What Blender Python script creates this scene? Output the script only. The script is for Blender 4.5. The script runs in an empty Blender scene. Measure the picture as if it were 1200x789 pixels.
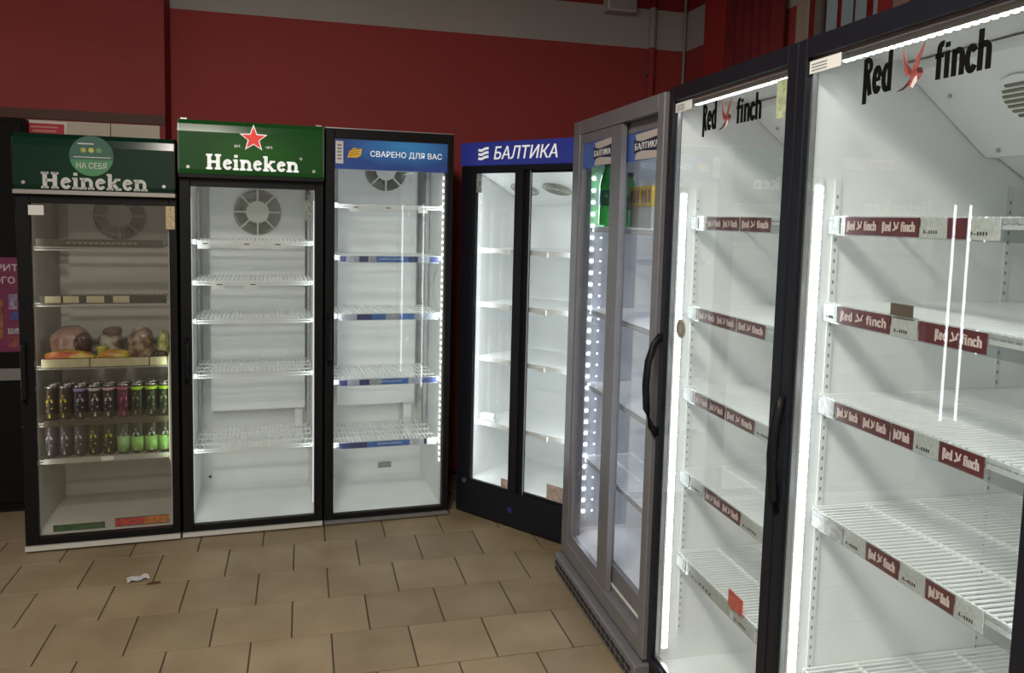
import bpy, bmesh, math, random
from mathutils import Vector, Matrix
random.seed(7)
SC = bpy.context.scene
COL = SC.collection
PI = math.pi

# ------------------------------------------------------------------ camera
F_PX, Y0 = 926.647, 337.274
YAW, PITCH, ROLL, CAM_H = 0.260054, 0.0882735, 0.0245704, 1.64079
cy, sy, cp, sp = math.cos(YAW), math.sin(YAW), math.cos(PITCH), math.sin(PITCH)
Fv = Vector((sy*cp, cy*cp, -sp)); Rv = Vector((cy, -sy, 0)); Uv = Rv.cross(Fv)
cr, sr = math.cos(ROLL), math.sin(ROLL)
R2, U2 = cr*Rv + sr*Uv, -sr*Rv + cr*Uv
cam_data = bpy.data.cameras.new('camera'); cam = bpy.data.objects.new('camera', cam_data); COL.objects.link(cam)
cam.matrix_world = Matrix(((R2.x, U2.x, -Fv.x, 0), (R2.y, U2.y, -Fv.y, 0), (R2.z, U2.z, -Fv.z, CAM_H), (0, 0, 0, 1)))
cam_data.sensor_fit = 'HORIZONTAL'; cam_data.sensor_width = 36.0
cam_data.lens = 36.0*F_PX/1200.0
cam_data.shift_y = -(394.5 - Y0)/1200.0
cam_data.clip_start = 0.02
SC.camera = cam

# ------------------------------------------------------------------ world, exposure
W = bpy.data.worlds.new('world'); SC.world = W; W.use_nodes = True
bg = W.node_tree.nodes['Background']; bg.inputs[0].default_value = (0.85, 0.92, 0.95, 1); bg.inputs[1].default_value = 0.5
SC.view_settings.view_transform = 'Standard'; SC.view_settings.look = 'None'
SC.view_settings.exposure = 0.0; SC.view_settings.gamma = 1.0; SC.view_settings.use_curve_mapping = False
SC.cycles.max_bounces = 10; SC.cycles.transparent_max_bounces = 24; SC.cycles.diffuse_bounces = 5
SC.cycles.sample_clamp_indirect = 4.0; SC.cycles.caustics_reflective = False; SC.cycles.caustics_refractive = False

ROOM_LIGHT = 98.0      # watts per ceiling fixture

# ------------------------------------------------------------------ materials
MATS = {}
def mat(name, col, rough=0.5, metal=0.0, noise=0.0, nscale=20.0, emit=None, estr=0.0, coat=0.0, bump=0.0, bscale=60.0, spec=0.5):
    if name in MATS: return MATS[name]
    m = bpy.data.materials.new(name); m.use_nodes = True
    nt = m.node_tree; b = nt.nodes['Principled BSDF']
    b.inputs['Roughness'].default_value = rough; b.inputs['Metallic'].default_value = metal
    b.inputs['Coat Weight'].default_value = coat; b.inputs['Specular IOR Level'].default_value = spec
    c = (*col, 1)
    b.inputs['Base Color'].default_value = c
    if noise > 0:
        tc = nt.nodes.new('ShaderNodeTexCoord'); n = nt.nodes.new('ShaderNodeTexNoise'); n.inputs['Scale'].default_value = nscale
        n.inputs['Detail'].default_value = 4
        nt.links.new(tc.outputs['Object'], n.inputs['Vector'])
        r = nt.nodes.new('ShaderNodeValToRGB')
        r.color_ramp.elements[0].position = 0.3; r.color_ramp.elements[1].position = 0.7
        r.color_ramp.elements[0].color = (*[max(0, x*(1-noise)) for x in col], 1)
        r.color_ramp.elements[1].color = (*[min(1, x*(1+noise)) for x in col], 1)
        nt.links.new(n.outputs['Fac'], r.inputs['Fac']); nt.links.new(r.outputs['Color'], b.inputs['Base Color'])
    if bump > 0:
        tc = nt.nodes.new('ShaderNodeTexCoord'); n = nt.nodes.new('ShaderNodeTexNoise'); n.inputs['Scale'].default_value = bscale
        bp = nt.nodes.new('ShaderNodeBump'); bp.inputs['Strength'].default_value = bump; bp.inputs['Distance'].default_value = 0.01
        nt.links.new(tc.outputs['Object'], n.inputs['Vector']); nt.links.new(n.outputs['Fac'], bp.inputs['Height']); nt.links.new(bp.outputs['Normal'], b.inputs['Normal'])
    if emit:
        b.inputs['Emission Color'].default_value = (*emit, 1); b.inputs['Emission Strength'].default_value = estr
    MATS[name] = m
    return m

def glass_mat(name, tint, f0=0.04, gloss=1.0, rough=0.0):
    if name in MATS: return MATS[name]
    m = bpy.data.materials.new(name); m.use_nodes = True
    nt = m.node_tree; nt.nodes.clear()
    out = nt.nodes.new('ShaderNodeOutputMaterial'); mx = nt.nodes.new('ShaderNodeMixShader')
    tr = nt.nodes.new('ShaderNodeBsdfTransparent'); tr.inputs[0].default_value = (*tint, 1)
    gl = nt.nodes.new('ShaderNodeBsdfGlossy'); gl.inputs['Roughness'].default_value = rough; gl.inputs[0].default_value = (gloss, gloss, gloss, 1)
    lw = nt.nodes.new('ShaderNodeLayerWeight'); lw.inputs[0].default_value = 0.5
    p5 = nt.nodes.new('ShaderNodeMath'); p5.operation = 'POWER'; p5.inputs[1].default_value = 5
    ma = nt.nodes.new('ShaderNodeMath'); ma.operation = 'MULTIPLY_ADD'; ma.inputs[1].default_value = 1-f0; ma.inputs[2].default_value = f0
    nt.links.new(lw.outputs['Facing'], p5.inputs[0]); nt.links.new(p5.outputs[0], ma.inputs[0])
    nt.links.new(ma.outputs[0], mx.inputs[0]); nt.links.new(tr.outputs[0], mx.inputs[1]); nt.links.new(gl.outputs[0], mx.inputs[2])
    nt.links.new(mx.outputs[0], out.inputs[0])
    MATS[name] = m
    return m

def emit_mat(name, col, s, sample=False):
    if name in MATS: return MATS[name]
    m = bpy.data.materials.new(name); m.use_nodes = True
    nt = m.node_tree; nt.nodes.clear()
    o = nt.nodes.new('ShaderNodeOutputMaterial'); e = nt.nodes.new('ShaderNodeEmission')
    e.inputs[0].default_value = (*col, 1); e.inputs[1].default_value = s
    nt.links.new(e.outputs[0], o.inputs[0])
    if not sample: m.cycles.emission_sampling = 'NONE'
    MATS[name] = m
    return m

def wall_paint(name, zb0=2.776, zb1=3.03):
    m = bpy.data.materials.new(name); m.use_nodes = True
    nt = m.node_tree; b = nt.nodes['Principled BSDF']; b.inputs['Roughness'].default_value = 0.75; b.inputs['Specular IOR Level'].default_value = 0.25
    tc = nt.nodes.new('ShaderNodeTexCoord'); sx = nt.nodes.new('ShaderNodeSeparateXYZ'); nt.links.new(tc.outputs['Object'], sx.inputs[0])
    def step(edge):
        g = nt.nodes.new('ShaderNodeMath'); g.operation = 'GREATER_THAN'; g.inputs[1].default_value = edge; nt.links.new(sx.outputs['Z'], g.inputs[0]); return g
    a, c = step(zb0), step(zb1)
    n = nt.nodes.new('ShaderNodeTexNoise'); n.inputs['Scale'].default_value = 2.5; n.inputs['Detail'].default_value = 5; nt.links.new(tc.outputs['Object'], n.inputs['Vector'])
    rr = nt.nodes.new('ShaderNodeValToRGB'); rr.color_ramp.elements[0].color = (0.37, 0.060, 0.059, 1); rr.color_ramp.elements[1].color = (0.43, 0.070, 0.069, 1)
    rg = nt.nodes.new('ShaderNodeValToRGB'); rg.color_ramp.elements[0].color = (0.46, 0.45, 0.43, 1); rg.color_ramp.elements[1].color = (0.53, 0.52, 0.50, 1)
    nt.links.new(n.outputs['Fac'], rr.inputs[0]); nt.links.new(n.outputs['Fac'], rg.inputs[0])
    m1 = nt.nodes.new('ShaderNodeMixRGB'); m2 = nt.nodes.new('ShaderNodeMixRGB'); m2.inputs[2].default_value = (0.30, 0.035, 0.032, 1)
    nt.links.new(a.outputs[0], m1.inputs[0]); nt.links.new(rr.outputs[0], m1.inputs[1]); nt.links.new(rg.outputs[0], m1.inputs[2])
    nt.links.new(c.outputs[0], m2.inputs[0]); nt.links.new(m1.outputs[0], m2.inputs[1]); nt.links.new(m2.outputs[0], b.inputs['Base Color'])
    return m

def floor_tile_mat():
    m = bpy.data.materials.new('floor_tile_ceramic'); m.use_nodes = True
    nt = m.node_tree; b = nt.nodes['Principled BSDF']; b.inputs['Roughness'].default_value = 0.5
    oi = nt.nodes.new('ShaderNodeObjectInfo'); g = nt.nodes.new('ShaderNodeNewGeometry')
    n = nt.nodes.new('ShaderNodeTexNoise'); n.inputs['Scale'].default_value = 3.2; n.inputs['Detail'].default_value = 6; nt.links.new(g.outputs['Position'], n.inputs['Vector'])
    r = nt.nodes.new('ShaderNodeValToRGB'); r.color_ramp.elements[0].position = 0.3; r.color_ramp.elements[1].position = 0.72
    r.color_ramp.elements[0].color = (0.215, 0.158, 0.092, 1); r.color_ramp.elements[1].color = (0.325, 0.258, 0.165, 1)
    nt.links.new(n.outputs['Fac'], r.inputs[0])
    hs = nt.nodes.new('ShaderNodeHueSaturation'); mr = nt.nodes.new('ShaderNodeMapRange'); mr.inputs[3].default_value = 0.9; mr.inputs[4].default_value = 1.1
    nt.links.new(oi.outputs['Random'], mr.inputs[0]); nt.links.new(mr.outputs[0], hs.inputs['Value']); nt.links.new(r.outputs[0], hs.inputs['Color'])
    nt.links.new(hs.outputs[0], b.inputs['Base Color'])
    n2 = nt.nodes.new('ShaderNodeTexNoise'); n2.inputs['Scale'].default_value = 9; nt.links.new(g.outputs['Position'], n2.inputs['Vector'])
    mr2 = nt.nodes.new('ShaderNodeMapRange'); mr2.inputs[3].default_value = 0.36; mr2.inputs[4].default_value = 0.62
    nt.links.new(n2.outputs['Fac'], mr2.inputs[0]); nt.links.new(mr2.outputs[0], b.inputs['Roughness'])
    return m

BLACK = mat('black_painted_metal', (0.005, 0.005, 0.006), 0.42, bump=0.02, spec=0.22)
BLACKP = mat('black_plastic', (0.005, 0.005, 0.006), 0.5, spec=0.25)
NAVYBLACK = mat('blue_black_plastic', (0.009, 0.010, 0.016), 0.42, spec=0.3)
LINER = mat('white_liner', (0.80, 0.82, 0.82), 0.38, noise=0.03, nscale=6)
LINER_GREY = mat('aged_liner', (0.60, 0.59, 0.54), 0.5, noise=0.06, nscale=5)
GREYM = mat('grey_aluminium', (0.23, 0.23, 0.25), 0.42, metal=0.35, noise=0.06, nscale=15)
GREYD = mat('dark_grey_aluminium', (0.12, 0.12, 0.14), 0.42, metal=0.35)
SILVER = mat('bare_aluminium', (0.55, 0.56, 0.57), 0.28, metal=0.9)
WIRE = mat('white_coated_wire', (0.82, 0.84, 0.84), 0.35)
CLEAR = mat('frosted_plastic', (0.52, 0.55, 0.55), 0.25)
GLASS = glass_mat('door_glass', (0.955, 0.97, 0.965))
GLASS_DIM = glass_mat('smoked_door_glass', (0.90, 0.90, 0.89))
GLASS_GREY = glass_mat('grey_door_glass', (0.90, 0.905, 0.93))
WHITE = mat('white_paper', (0.80, 0.80, 0.78), 0.6)
TAG = mat('grey_price_card', (0.42, 0.45, 0.44), 0.6, noise=0.15, nscale=120)
INK = mat('dark_ink', (0.02, 0.02, 0.022), 0.6)
WHITEINK = mat('white_ink', (0.85, 0.85, 0.85), 0.5)
REDCARD = mat('red_brand_card', (0.10, 0.022, 0.028), 0.5, noise=0.2, nscale=60)
PALERED = mat('pale_card_print', (0.62, 0.52, 0.5), 0.6)
LED_COL = (0.93, 0.98, 1.0)
LED = emit_mat('led_chip', LED_COL, 14.0)
LEDSOFT = emit_mat('led_diffuser', LED_COL, 5.0)

# ------------------------------------------------------------------ geometry helpers
class MB:
    def __init__(s): s.bm = bmesh.new()
    def box(s, x0, x1, y0, y1, z0, z1, ch=0.0):
        x0, x1 = min(x0, x1), max(x0, x1); y0, y1 = min(y0, y1), max(y0, y1); z0, z1 = min(z0, z1), max(z0, z1)
        v = [s.bm.verts.new((x, y, z)) for z in (z0, z1) for y in (y0, y1) for x in (x0, x1)]
        fs = [s.bm.faces.new([v[i] for i in q]) for q in ((0, 2, 3, 1), (4, 5, 7, 6), (0, 1, 5, 4), (2, 6, 7, 3), (0, 4, 6, 2), (1, 3, 7, 5))]
        if ch > 0:
            es = list({e for f in fs for e in f.edges})
            bmesh.ops.bevel(s.bm, geom=es, offset=ch, segments=2, affect='EDGES', profile=0.5)
        return s
    def poly(s, pts):
        s.bm.faces.new([s.bm.verts.new(p) for p in pts]); return s
    def prism_x(s, prof, x0, x1):
        """profile of (y, z) points extruded along x"""
        a = [s.bm.verts.new((x0, y, z)) for y, z in prof]; b = [s.bm.verts.new((x1, y, z)) for y, z in prof]
        n = len(prof)
        for i in range(n): s.bm.faces.new((a[i], a[(i+1) % n], b[(i+1) % n], b[i]))
        s.bm.faces.new(a[::-1]); s.bm.faces.new(b); return s
    def prism_y(s, prof, y0, y1):
        """profile of (x, z) points extruded along y"""
        a = [s.bm.verts.new((x, y0, z)) for x, z in prof]; b = [s.bm.verts.new((x, y1, z)) for x, z in prof]
        n = len(prof)
        for i in range(n): s.bm.faces.new((a[i], a[(i+1) % n], b[(i+1) % n], b[i]))
        s.bm.faces.new(a[::-1]); s.bm.faces.new(b); return s
    def tube(s, pts, r, seg=6, caps=True):
        pts = [Vector(p) for p in pts]; rings = []
        for i, p in enumerate(pts):
            d = (pts[min(i+1, len(pts)-1)] - pts[max(i-1, 0)]).normalized()
            u = d.orthogonal().normalized() if abs(d.z) > 0.95 else d.cross(Vector((0, 0, 1))).normalized()
            w = d.cross(u)
            rr = r[i] if isinstance(r, (list, tuple)) else r
            rings.append([s.bm.verts.new(p + rr*(math.cos(2*PI*k/seg)*u + math.sin(2*PI*k/seg)*w)) for k in range(seg)])
        for a, b in zip(rings, rings[1:]):
            for k in range(seg): s.bm.faces.new((a[k], a[(k+1) % seg], b[(k+1) % seg], b[k]))
        if caps:
            s.bm.faces.new(rings[0][::-1]); s.bm.faces.new(rings[-1])
        return s
    def lathe(s, prof, seg=16, c=(0, 0, 0)):
        rings = []
        for r, z in prof:
            if r < 1e-6: rings.append([s.bm.verts.new((c[0], c[1], c[2]+z))])
            else: rings.append([s.bm.verts.new((c[0]+r*math.cos(2*PI*k/seg), c[1]+r*math.sin(2*PI*k/seg), c[2]+z)) for k in range(seg)])
        for a, b in zip(rings, rings[1:]):
            for k in range(seg):
                q = [a[k % len(a)], a[(k+1) % len(a)], b[(k+1) % len(b)], b[k % len(b)]]
                q2 = []
                for v in q:
                    if v not in q2: q2.append(v)
                if len(q2) >= 3: s.bm.faces.new(q2)
        if len(rings[0]) > 1: s.bm.faces.new(rings[0][::-1])
        if len(rings[-1]) > 1: s.bm.faces.new(rings[-1])
        return s
    def ring_xz(s, cx, cz, y, r0, r1, th, seg=28):
        """flat ring facing -y"""
        o = []
        for k in range(seg):
            a = 2*PI*k/seg; c_, s_ = math.cos(a), math.sin(a)
            o.append([s.bm.verts.new((cx+r*c_, yy, cz+r*s_)) for r, yy in ((r0, y), (r1, y), (r1, y+th), (r0, y+th))])
        for k in range(seg):
            a, b = o[k], o[(k+1) % seg]
            for j in range(4): s.bm.faces.new((a[j], a[(j+1) % 4], b[(j+1) % 4], b[j]))
        return s
    def disc_xz(s, cx, cz, y, r, th, seg=28, sx=1.0):
        return s.prism_y([(cx+sx*r*math.cos(2*PI*k/seg), cz+r*math.sin(2*PI*k/seg)) for k in range(seg)], y, y+th)
    def mesh(s, name, m, smooth=False):
        bmesh.ops.recalc_face_normals(s.bm, faces=s.bm.faces)
        me = bpy.data.meshes.new(name); s.bm.to_mesh(me); s.bm.free()
        if m: me.materials.append(m)
        if smooth:
            me.polygons.foreach_set('use_smooth', [True]*len(me.polygons))
        return me
    def build(s, name, m, parent=None, loc=None, smooth=False):
        o = bpy.data.objects.new(name, s.mesh(name, m, smooth)); COL.objects.link(o)
        if parent: o.parent = parent
        if loc: o.location = loc
        return o

def put(name, me, parent=None, loc=(0, 0, 0), rot=(0, 0, 0)):
    o = bpy.data.objects.new(name, me); COL.objects.link(o); o.parent = parent; o.location = loc; o.rotation_euler = rot
    return o
def bxo(name, m, parent, *b, ch=0.0): return MB().box(*b, ch=ch).build(name, m, parent)
def thing(name, label, cat, loc=(0, 0, 0), rz=0.0, group=None):
    o = bpy.data.objects.new(name, None); COL.objects.link(o); o.empty_display_size = 0.1
    o.location = loc; o.rotation_euler = (0, 0, rz); o['label'] = label; o['category'] = cat
    if group: o['group'] = group
    return o
def tag(o, label, cat, group=None):
    o['label'] = label; o['category'] = cat
    if group: o['group'] = group
    return o
def struct(o): o['kind'] = 'structure'; return o
def lab(o, t): o['label'] = t; return o

# ---- lettering: text curves turned into thin meshes, upright in the xz plane, facing -y
_tc = {}
def text_mesh(s, w, h, m, shear=0.0, bold=0.0, key=None):
    k = (s, round(w, 4), round(h, 4), m.name, shear, bold)
    if k in _tc: return _tc[k]
    cu = bpy.data.curves.new('lettering', 'FONT'); cu.body = s; cu.size = 1.0; cu.extrude = 0.001; cu.offset = bold; cu.shear = shear; cu.resolution_u = 3
    ob = bpy.data.objects.new('lettering_tmp', cu); COL.objects.link(ob)
    dg = bpy.context.evaluated_depsgraph_get(); ev = ob.evaluated_get(dg)
    me = bpy.data.meshes.new_from_object(ev)
    bpy.data.objects.remove(ob)
    xs = [v.co.x for v in me.vertices]; ys = [v.co.y for v in me.vertices]
    x0, x1, y0, y1 = min(xs), max(xs), min(ys), max(ys)
    for v in me.vertices:
        x, y, z = v.co
        v.co = ((x-x0)/(x1-x0)*w, 0.0006 if z < 0 else -0.0006, (y-y0)/(y1-y0)*h)
    me.materials.clear(); me.materials.append(m); me.name = 'lettering'
    _tc[k] = me
    return me
def text(parent, s, x, y, z, w, h, m, shear=0.0, bold=0.0, name='lettering'):
    return put(name, text_mesh(s, w, h, m, shear, bold), parent, (x, y, z))

def stroke_mesh(strokes, m, th=0.001):
    """strokes: list of (points [(x,z)..], width); each a flat ribbon prism facing -y"""
    mb = MB()
    for pts, w in strokes:
        n = len(pts); L = []; Rr = []
        for i in range(n):
            a = Vector(pts[max(i-1, 0)]); b = Vector(pts[min(i+1, n-1)]); d = (b-a).normalized(); nn = Vector((-d.y, d.x))*w/2
            p = Vector(pts[i]); L.append(p+nn); Rr.append(p-nn)
        prof = L + Rr[::-1]
        a = [mb.bm.verts.new((p.x, -th, p.y)) for p in prof]; b = [mb.bm.verts.new((p.x, 0, p.y)) for p in prof]
        N = len(prof)
        for i in range(n-1):
            for vs in (a, b): mb.bm.faces.new((vs[i], vs[i+1], vs[N-2-i], vs[N-1-i]))
        for i in range(N): mb.bm.faces.new((a[i], a[(i+1) % N], b[(i+1) % N], b[i]))
    return mb.mesh('lettering', m)
def arc(cx, cz, rx, rz, a0, a1, n=10):
    return [(cx+rx*math.cos(math.radians(a0+(a1-a0)*k/n)), cz+rz*math.sin(math.radians(a0+(a1-a0)*k/n))) for k in range(n+1)]

def heineken_mesh(w, m):
    """bold slab-serif word; unit = cap height 1, total about 6.0 wide"""
    S = []; x = 0.0; t = 0.24
    def slab(cx, z, ww=0.40): S.append(([(cx-ww/2, z), (cx+ww/2, z)], 0.13))
    # H
    for cx in (0.18, 0.72):
        S.append(([(cx, 0), (cx, 1)], t)); slab(cx, 0.065); slab(cx, 0.935)
    S.append(([(0.18, 0.5), (0.72, 0.5)], 0.17)); x = 1.02
    xh = 0.70
    def e(x):
        S.append((arc(x+0.30, xh/2, 0.20, xh/2-0.09, 15, 330, 16), 0.19)); S.append(([(x+0.14, xh/2+0.03), (x+0.47, xh/2+0.09)], 0.11)); return x+0.62
    def i(x):
        S.append(([(x+0.2, 0), (x+0.2, xh)], 0.22)); slab(x+0.2, 0.06, 0.38); S.append(([(x+0.02, xh-0.06), (x+0.2, xh-0.06)], 0.12)); S.append(([(x+0.09, 0.91), (x+0.31, 0.91)], 0.18)); return x+0.42
    def n(x):
        S.append(([(x+0.2, 0), (x+0.2, xh)], 0.22)); slab(x+0.2, 0.06, 0.38); S.append(([(x+0.02, xh-0.06), (x+0.2, xh-0.06)], 0.12))
        S.append((arc(x+0.42, xh-0.3, 0.21, 0.21, 170, 0, 8) + [(x+0.63, 0.0)], 0.2)); slab(x+0.63, 0.06, 0.36); return x+0.86
    def kk(x):
        S.append(([(x+0.2, 0), (x+0.2, 1)], 0.22)); slab(x+0.2, 0.06, 0.38); S.append(([(x+0.02, 0.94), (x+0.2, 0.94)], 0.12))
        S.append(([(x+0.28, 0.30), (x+0.58, xh-0.04)], 0.16)); S.append(([(x+0.36, 0.40), (x+0.66, 0.03)], 0.2)); slab(x+0.62, xh-0.05, 0.34); slab(x+0.68, 0.06, 0.34); return x+0.90
    x = e(x); x = i(x); x = n(x); x = e(x); x = kk(x); x = e(x); x = n(x)
    k = w/x
    return stroke_mesh([([(a*k, b*k) for a, b in p], ww*k) for p, ww in S], m), k

def condensed_strokes(word, h, w, t=0.175, ox=0.0):
    """tall condensed letters of unit height"""
    S = []; x = 0.08; xh = 0.74
    for ch in word:
        if ch == 'R':
            S.append(([(x, -0.22), (x, 1)], t)); S.append((([(x, 0.95)] + arc(x+0.1, 0.78, 0.16, 0.17, 90, -90, 8) + [(x, 0.6)]), t*0.9)); S.append(([(x+0.1, 0.6), (x+0.27, 0.0)], t)); x += 0.47
        elif ch == 'e':
            S.append((arc(x+0.12, xh/2, 0.14, xh/2-0.06, 10, 325, 14), t)); S.append(([(x, xh/2), (x+0.27, xh/2+0.02)], t*0.7)); x += 0.44
        elif ch == 'd':
            S.append((arc(x+0.14, xh/2, 0.15, xh/2-0.06, 60, 300, 12), t)); S.append(([(x+0.27, 0), (x+0.27, 1.05)], t)); x += 0.46
        elif ch == 'f':
            S.append(([(x+0.06, 0)] + [(x+0.06, 0.85)] + arc(x+0.18, 0.85, 0.12, 0.12, 180, 70, 5), t)); S.append(([(x-0.08, 0.66), (x+0.24, 0.66)], t*0.8)); x += 0.36
        elif ch == 'i':
            S.append(([(x, 0), (x, xh)], t)); S.append(([(x, 0.84), (x, 0.98)], t)); x += 0.26
        elif ch == 'n':
            S.append(([(x, 0), (x, xh)], t)); S.append((arc(x+0.13, xh-0.2, 0.14, 0.14, 175, 0, 7) + [(x+0.27, 0)], t)); x += 0.46
        elif ch == 'c':
            S.append((arc(x+0.13, xh/2, 0.14, xh/2-0.06, 35, 325, 14), t)); x += 0.42
        elif ch == 'h':
            S.append(([(x, 0), (x, 1.08)], t)); S.append((arc(x+0.13, xh-0.2, 0.14, 0.14, 175, 0, 7) + [(x+0.27, 0)], t)); x += 0.46
    kx = w/(x-0.1)
    return [([(ox+a*kx, b*h) for a, b in p], ww*(kx+h)/2) for p, ww in S]
def condensed(word, h, w, m): return stroke_mesh(condensed_strokes(word, h, w), m)
_fs = {}
def finch_logo(w, h, m):
    k = (round(w, 3), round(h, 3))
    if k not in _fs:
        S = condensed_strokes('Red', h, w*0.27) + condensed_strokes('finch', h, w*0.42, ox=w*0.58)
        cx = w*0.43; u = w*0.07
        S += [([(cx-u*1.3, h*0.1), (cx+u*0.9, h*0.45)], h*0.22), ([(cx, h*0.3), (cx-u*0.9, h*1.0)], h*0.16), ([(cx+u*0.3, h*0.4), (cx+u*1.1, h*1.0)], h*0.16)]
        _fs[k] = stroke_mesh(S, m)
    return _fs[k]

def led_area(parent, loc, rot, sx, sy_, watts, col=LED_COL):
    l = bpy.data.lights.new('led_light', 'AREA'); l.shape = 'RECTANGLE'; l.size = sx; l.size_y = sy_; l.energy = watts; l.color = col
    o = bpy.data.objects.new('led_light', l); COL.objects.link(o); o.parent = parent; o.location = loc; o.rotation_euler = rot
    return o

# ================================================================== THE ROOM
XR, YB = 2.478, 4.95
XL, YF, ZC = -3.2, -2.8, 3.35
PAINT = wall_paint('red_wall_with_grey_band')
TILEM = floor_tile_mat()
GROUT = mat('dark_grout', (0.10, 0.085, 0.065), 0.85, noise=0.2, nscale=30)
REDPLAIN = mat('plain_red_paint', (0.31, 0.052, 0.053), 0.7, noise=0.08, nscale=3, spec=0.25)

def brick_floor():
    m = bpy.data.materials.new('floor_screed'); m.use_nodes = True
    nt = m.node_tree; b = nt.nodes['Principled BSDF']; b.inputs['Roughness'].default_value = 0.7
    b.inputs['Base Color'].default_value = (0.065, 0.047, 0.03, 1)
    return m
fl = struct(bxo('floor', brick_floor(), None, XL, XR, YF, YB, -0.12, -0.004))
T, OX, OY = 0.30, -0.788716, 3.641903
tile_me = MB().box(-T/2+0.003, T/2-0.003, -T/2+0.003, T/2-0.003, -0.006, 0.0, ch=0.0015).mesh('floor_tile', TILEM)
for r in range(-4, 8):
    off = 0.0 if r % 2 == 0 else -0.5
    for i in range(-4, 8):
        x = OX + (i + off + 0.5)*T; y = OY - (r + 0.5)*T
        put('floor_tile', tile_me, fl, (x, y, -0.0006*random.random()))

struct(bxo('wall_back', PAINT, None, XL, XR, YB, YB+0.12, -0.1, ZC))
PALEW = mat('pale_grey_plaster', (0.50, 0.49, 0.46), 0.8, noise=0.05, nscale=3)
struct(bxo('wall_left', PALEW, None, XL-0.12, XL, YF-0.12, YB+0.12, -0.1, ZC))
struct(bxo('wall_front', PALEW, None, XL, XR, YF-0.12, YF, -0.1, ZC))
struct(bxo('ceiling', mat('grey_ceiling', (0.50, 0.49, 0.47), 0.8), None, XL-0.12, XR+0.12, YF-0.12, YB+0.12, ZC, ZC+0.1))
# right wall with a window opening behind the tall coolers
WY0, WY1, WZ0, WZ1 = 0.6, 3.66, 1.1, 3.1
wr = MB().box(XR, XR+0.12, YF-0.12, WY0, -0.1, ZC).box(XR, XR+0.12, WY1, YB+0.12, -0.1, ZC).box(XR, XR+0.12, WY0, WY1, -0.1, WZ0).box(XR, XR+0.12, WY0, WY1, WZ1, ZC)
struct(wr.build('wall_right', PAINT))
win = struct(bxo('window_1', glass_mat('window_glass', (0.42, 0.44, 0.42)), None, XR+0.05, XR+0.056, WY0, WY1, WZ0, WZ1))
bxo('window_frame', mat('pale_window_frame', (0.45, 0.38, 0.32), 0.6), win, XR-0.03, XR+0.08, WY1-0.09, WY1, WZ0, WZ1)
for yy in (2.95, 2.2, 1.4): bxo('window_frame', MATS['pale_window_frame'], win, XR+0.01, XR+0.08, yy-0.03, yy+0.03, WZ0, WZ1)
# shallow pier behind the left cooler
wsec = struct(bxo('wall_pier', REDPLAIN, None, XL, -0.728, 4.74, YB, -0.1, ZC))
bxo('wall_trim', mat('brown_trim', (0.085, 0.035, 0.024), 0.6), wsec, XL, -0.728, 4.732, 4.74, 2.100, 2.152)
# red column in the right corner
struct(bxo('wall_column', mat('bright_red_paint', (0.42, 0.035, 0.035), 0.6, noise=0.06, nscale=3), None, XR-0.07, XR, 4.30, 4.565, 0, ZC))

# cream wall tiles under the bulkhead
wt = wsec
CREAM = mat('cream_wall_tile', (0.62, 0.56, 0.46), 0.35, noise=0.05, nscale=4)
wt_me = MB().box(-0.122, 0.122, -0.008, 0, -0.122, 0.122, ch=0.002).mesh('wall_tile', CREAM)
for i in range(3):
    for j in range(4):
        put('wall_tile', wt_me, wt, (-0.877-0.248*i, 4.74, 1.972-0.248*j))

# ================================================================== COOLERS
def rot_z(deg): return math.radians(deg)

def fan(parent, cx, cz, y, r, ring_m, hub_m):
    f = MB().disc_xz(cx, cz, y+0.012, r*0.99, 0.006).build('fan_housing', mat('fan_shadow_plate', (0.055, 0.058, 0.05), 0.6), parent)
    g = MB()
    for k in range(7):
        rr = r*(0.5+0.5*k/6); g.ring_xz(cx, cz, y, rr-0.0016, rr+0.0016, 0.004)
    g.ring_xz(cx, cz, y-0.002, r*0.985, r*1.03, 0.01).build('guard_rings', ring_m, f)
    sp_me = MB().box(r*0.42, r*1.03, -0.003, 0.004, -0.0045, 0.0045).mesh('guard_spoke', hub_m)
    for k in range(8):
        put('guard_spoke', sp_me, f, (cx, y, cz), (0, PI*k/4, 0))
    MB().disc_xz(cx, cz, y-0.004, r*0.5, 0.008).disc_xz(cx, cz, y-0.008, r*0.12, 0.005).build('guard_hub', hub_m, f)
    return f

def wire_shelf(parent, x0, x1, y0, y1, z, pitch=0.022, lip=0.012, m=WIRE, bars=3):
    mb = MB()
    n = int((x1-x0)/pitch); hw = 0.0018
    for k in range(n+1):
        x = x0 + (x1-x0)*k/n
        mb.box(x-hw, x+hw, y0, y1, z-0.002, z+0.0015)
        mb.box(x-hw, x+hw, y0-0.002, y0+0.002, z-0.016, z)
    for k in range(bars+2):
        y = y0 + (y1-y0)*k/(bars+1); mb.box(x0, x1, y-0.004, y+0.004, z-0.009, z-0.002)
    mb.box(x0, x1, y0-0.004, y0+0.003, z-0.022, z-0.014)
    for x in (x0, x1): mb.box(x-0.003, x+0.003, y0, y1, z-0.008, z)
    return mb.build('shelf', m, parent)

def slab_shelf(parent, x0, x1, y0, y1, z, m=WIRE):
    return MB().box(x0, x1, y0, y1, z-0.004, z).box(x0, x1, y0-0.004, y0, z-0.022, z+0.003).build('shelf', m, parent)

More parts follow.
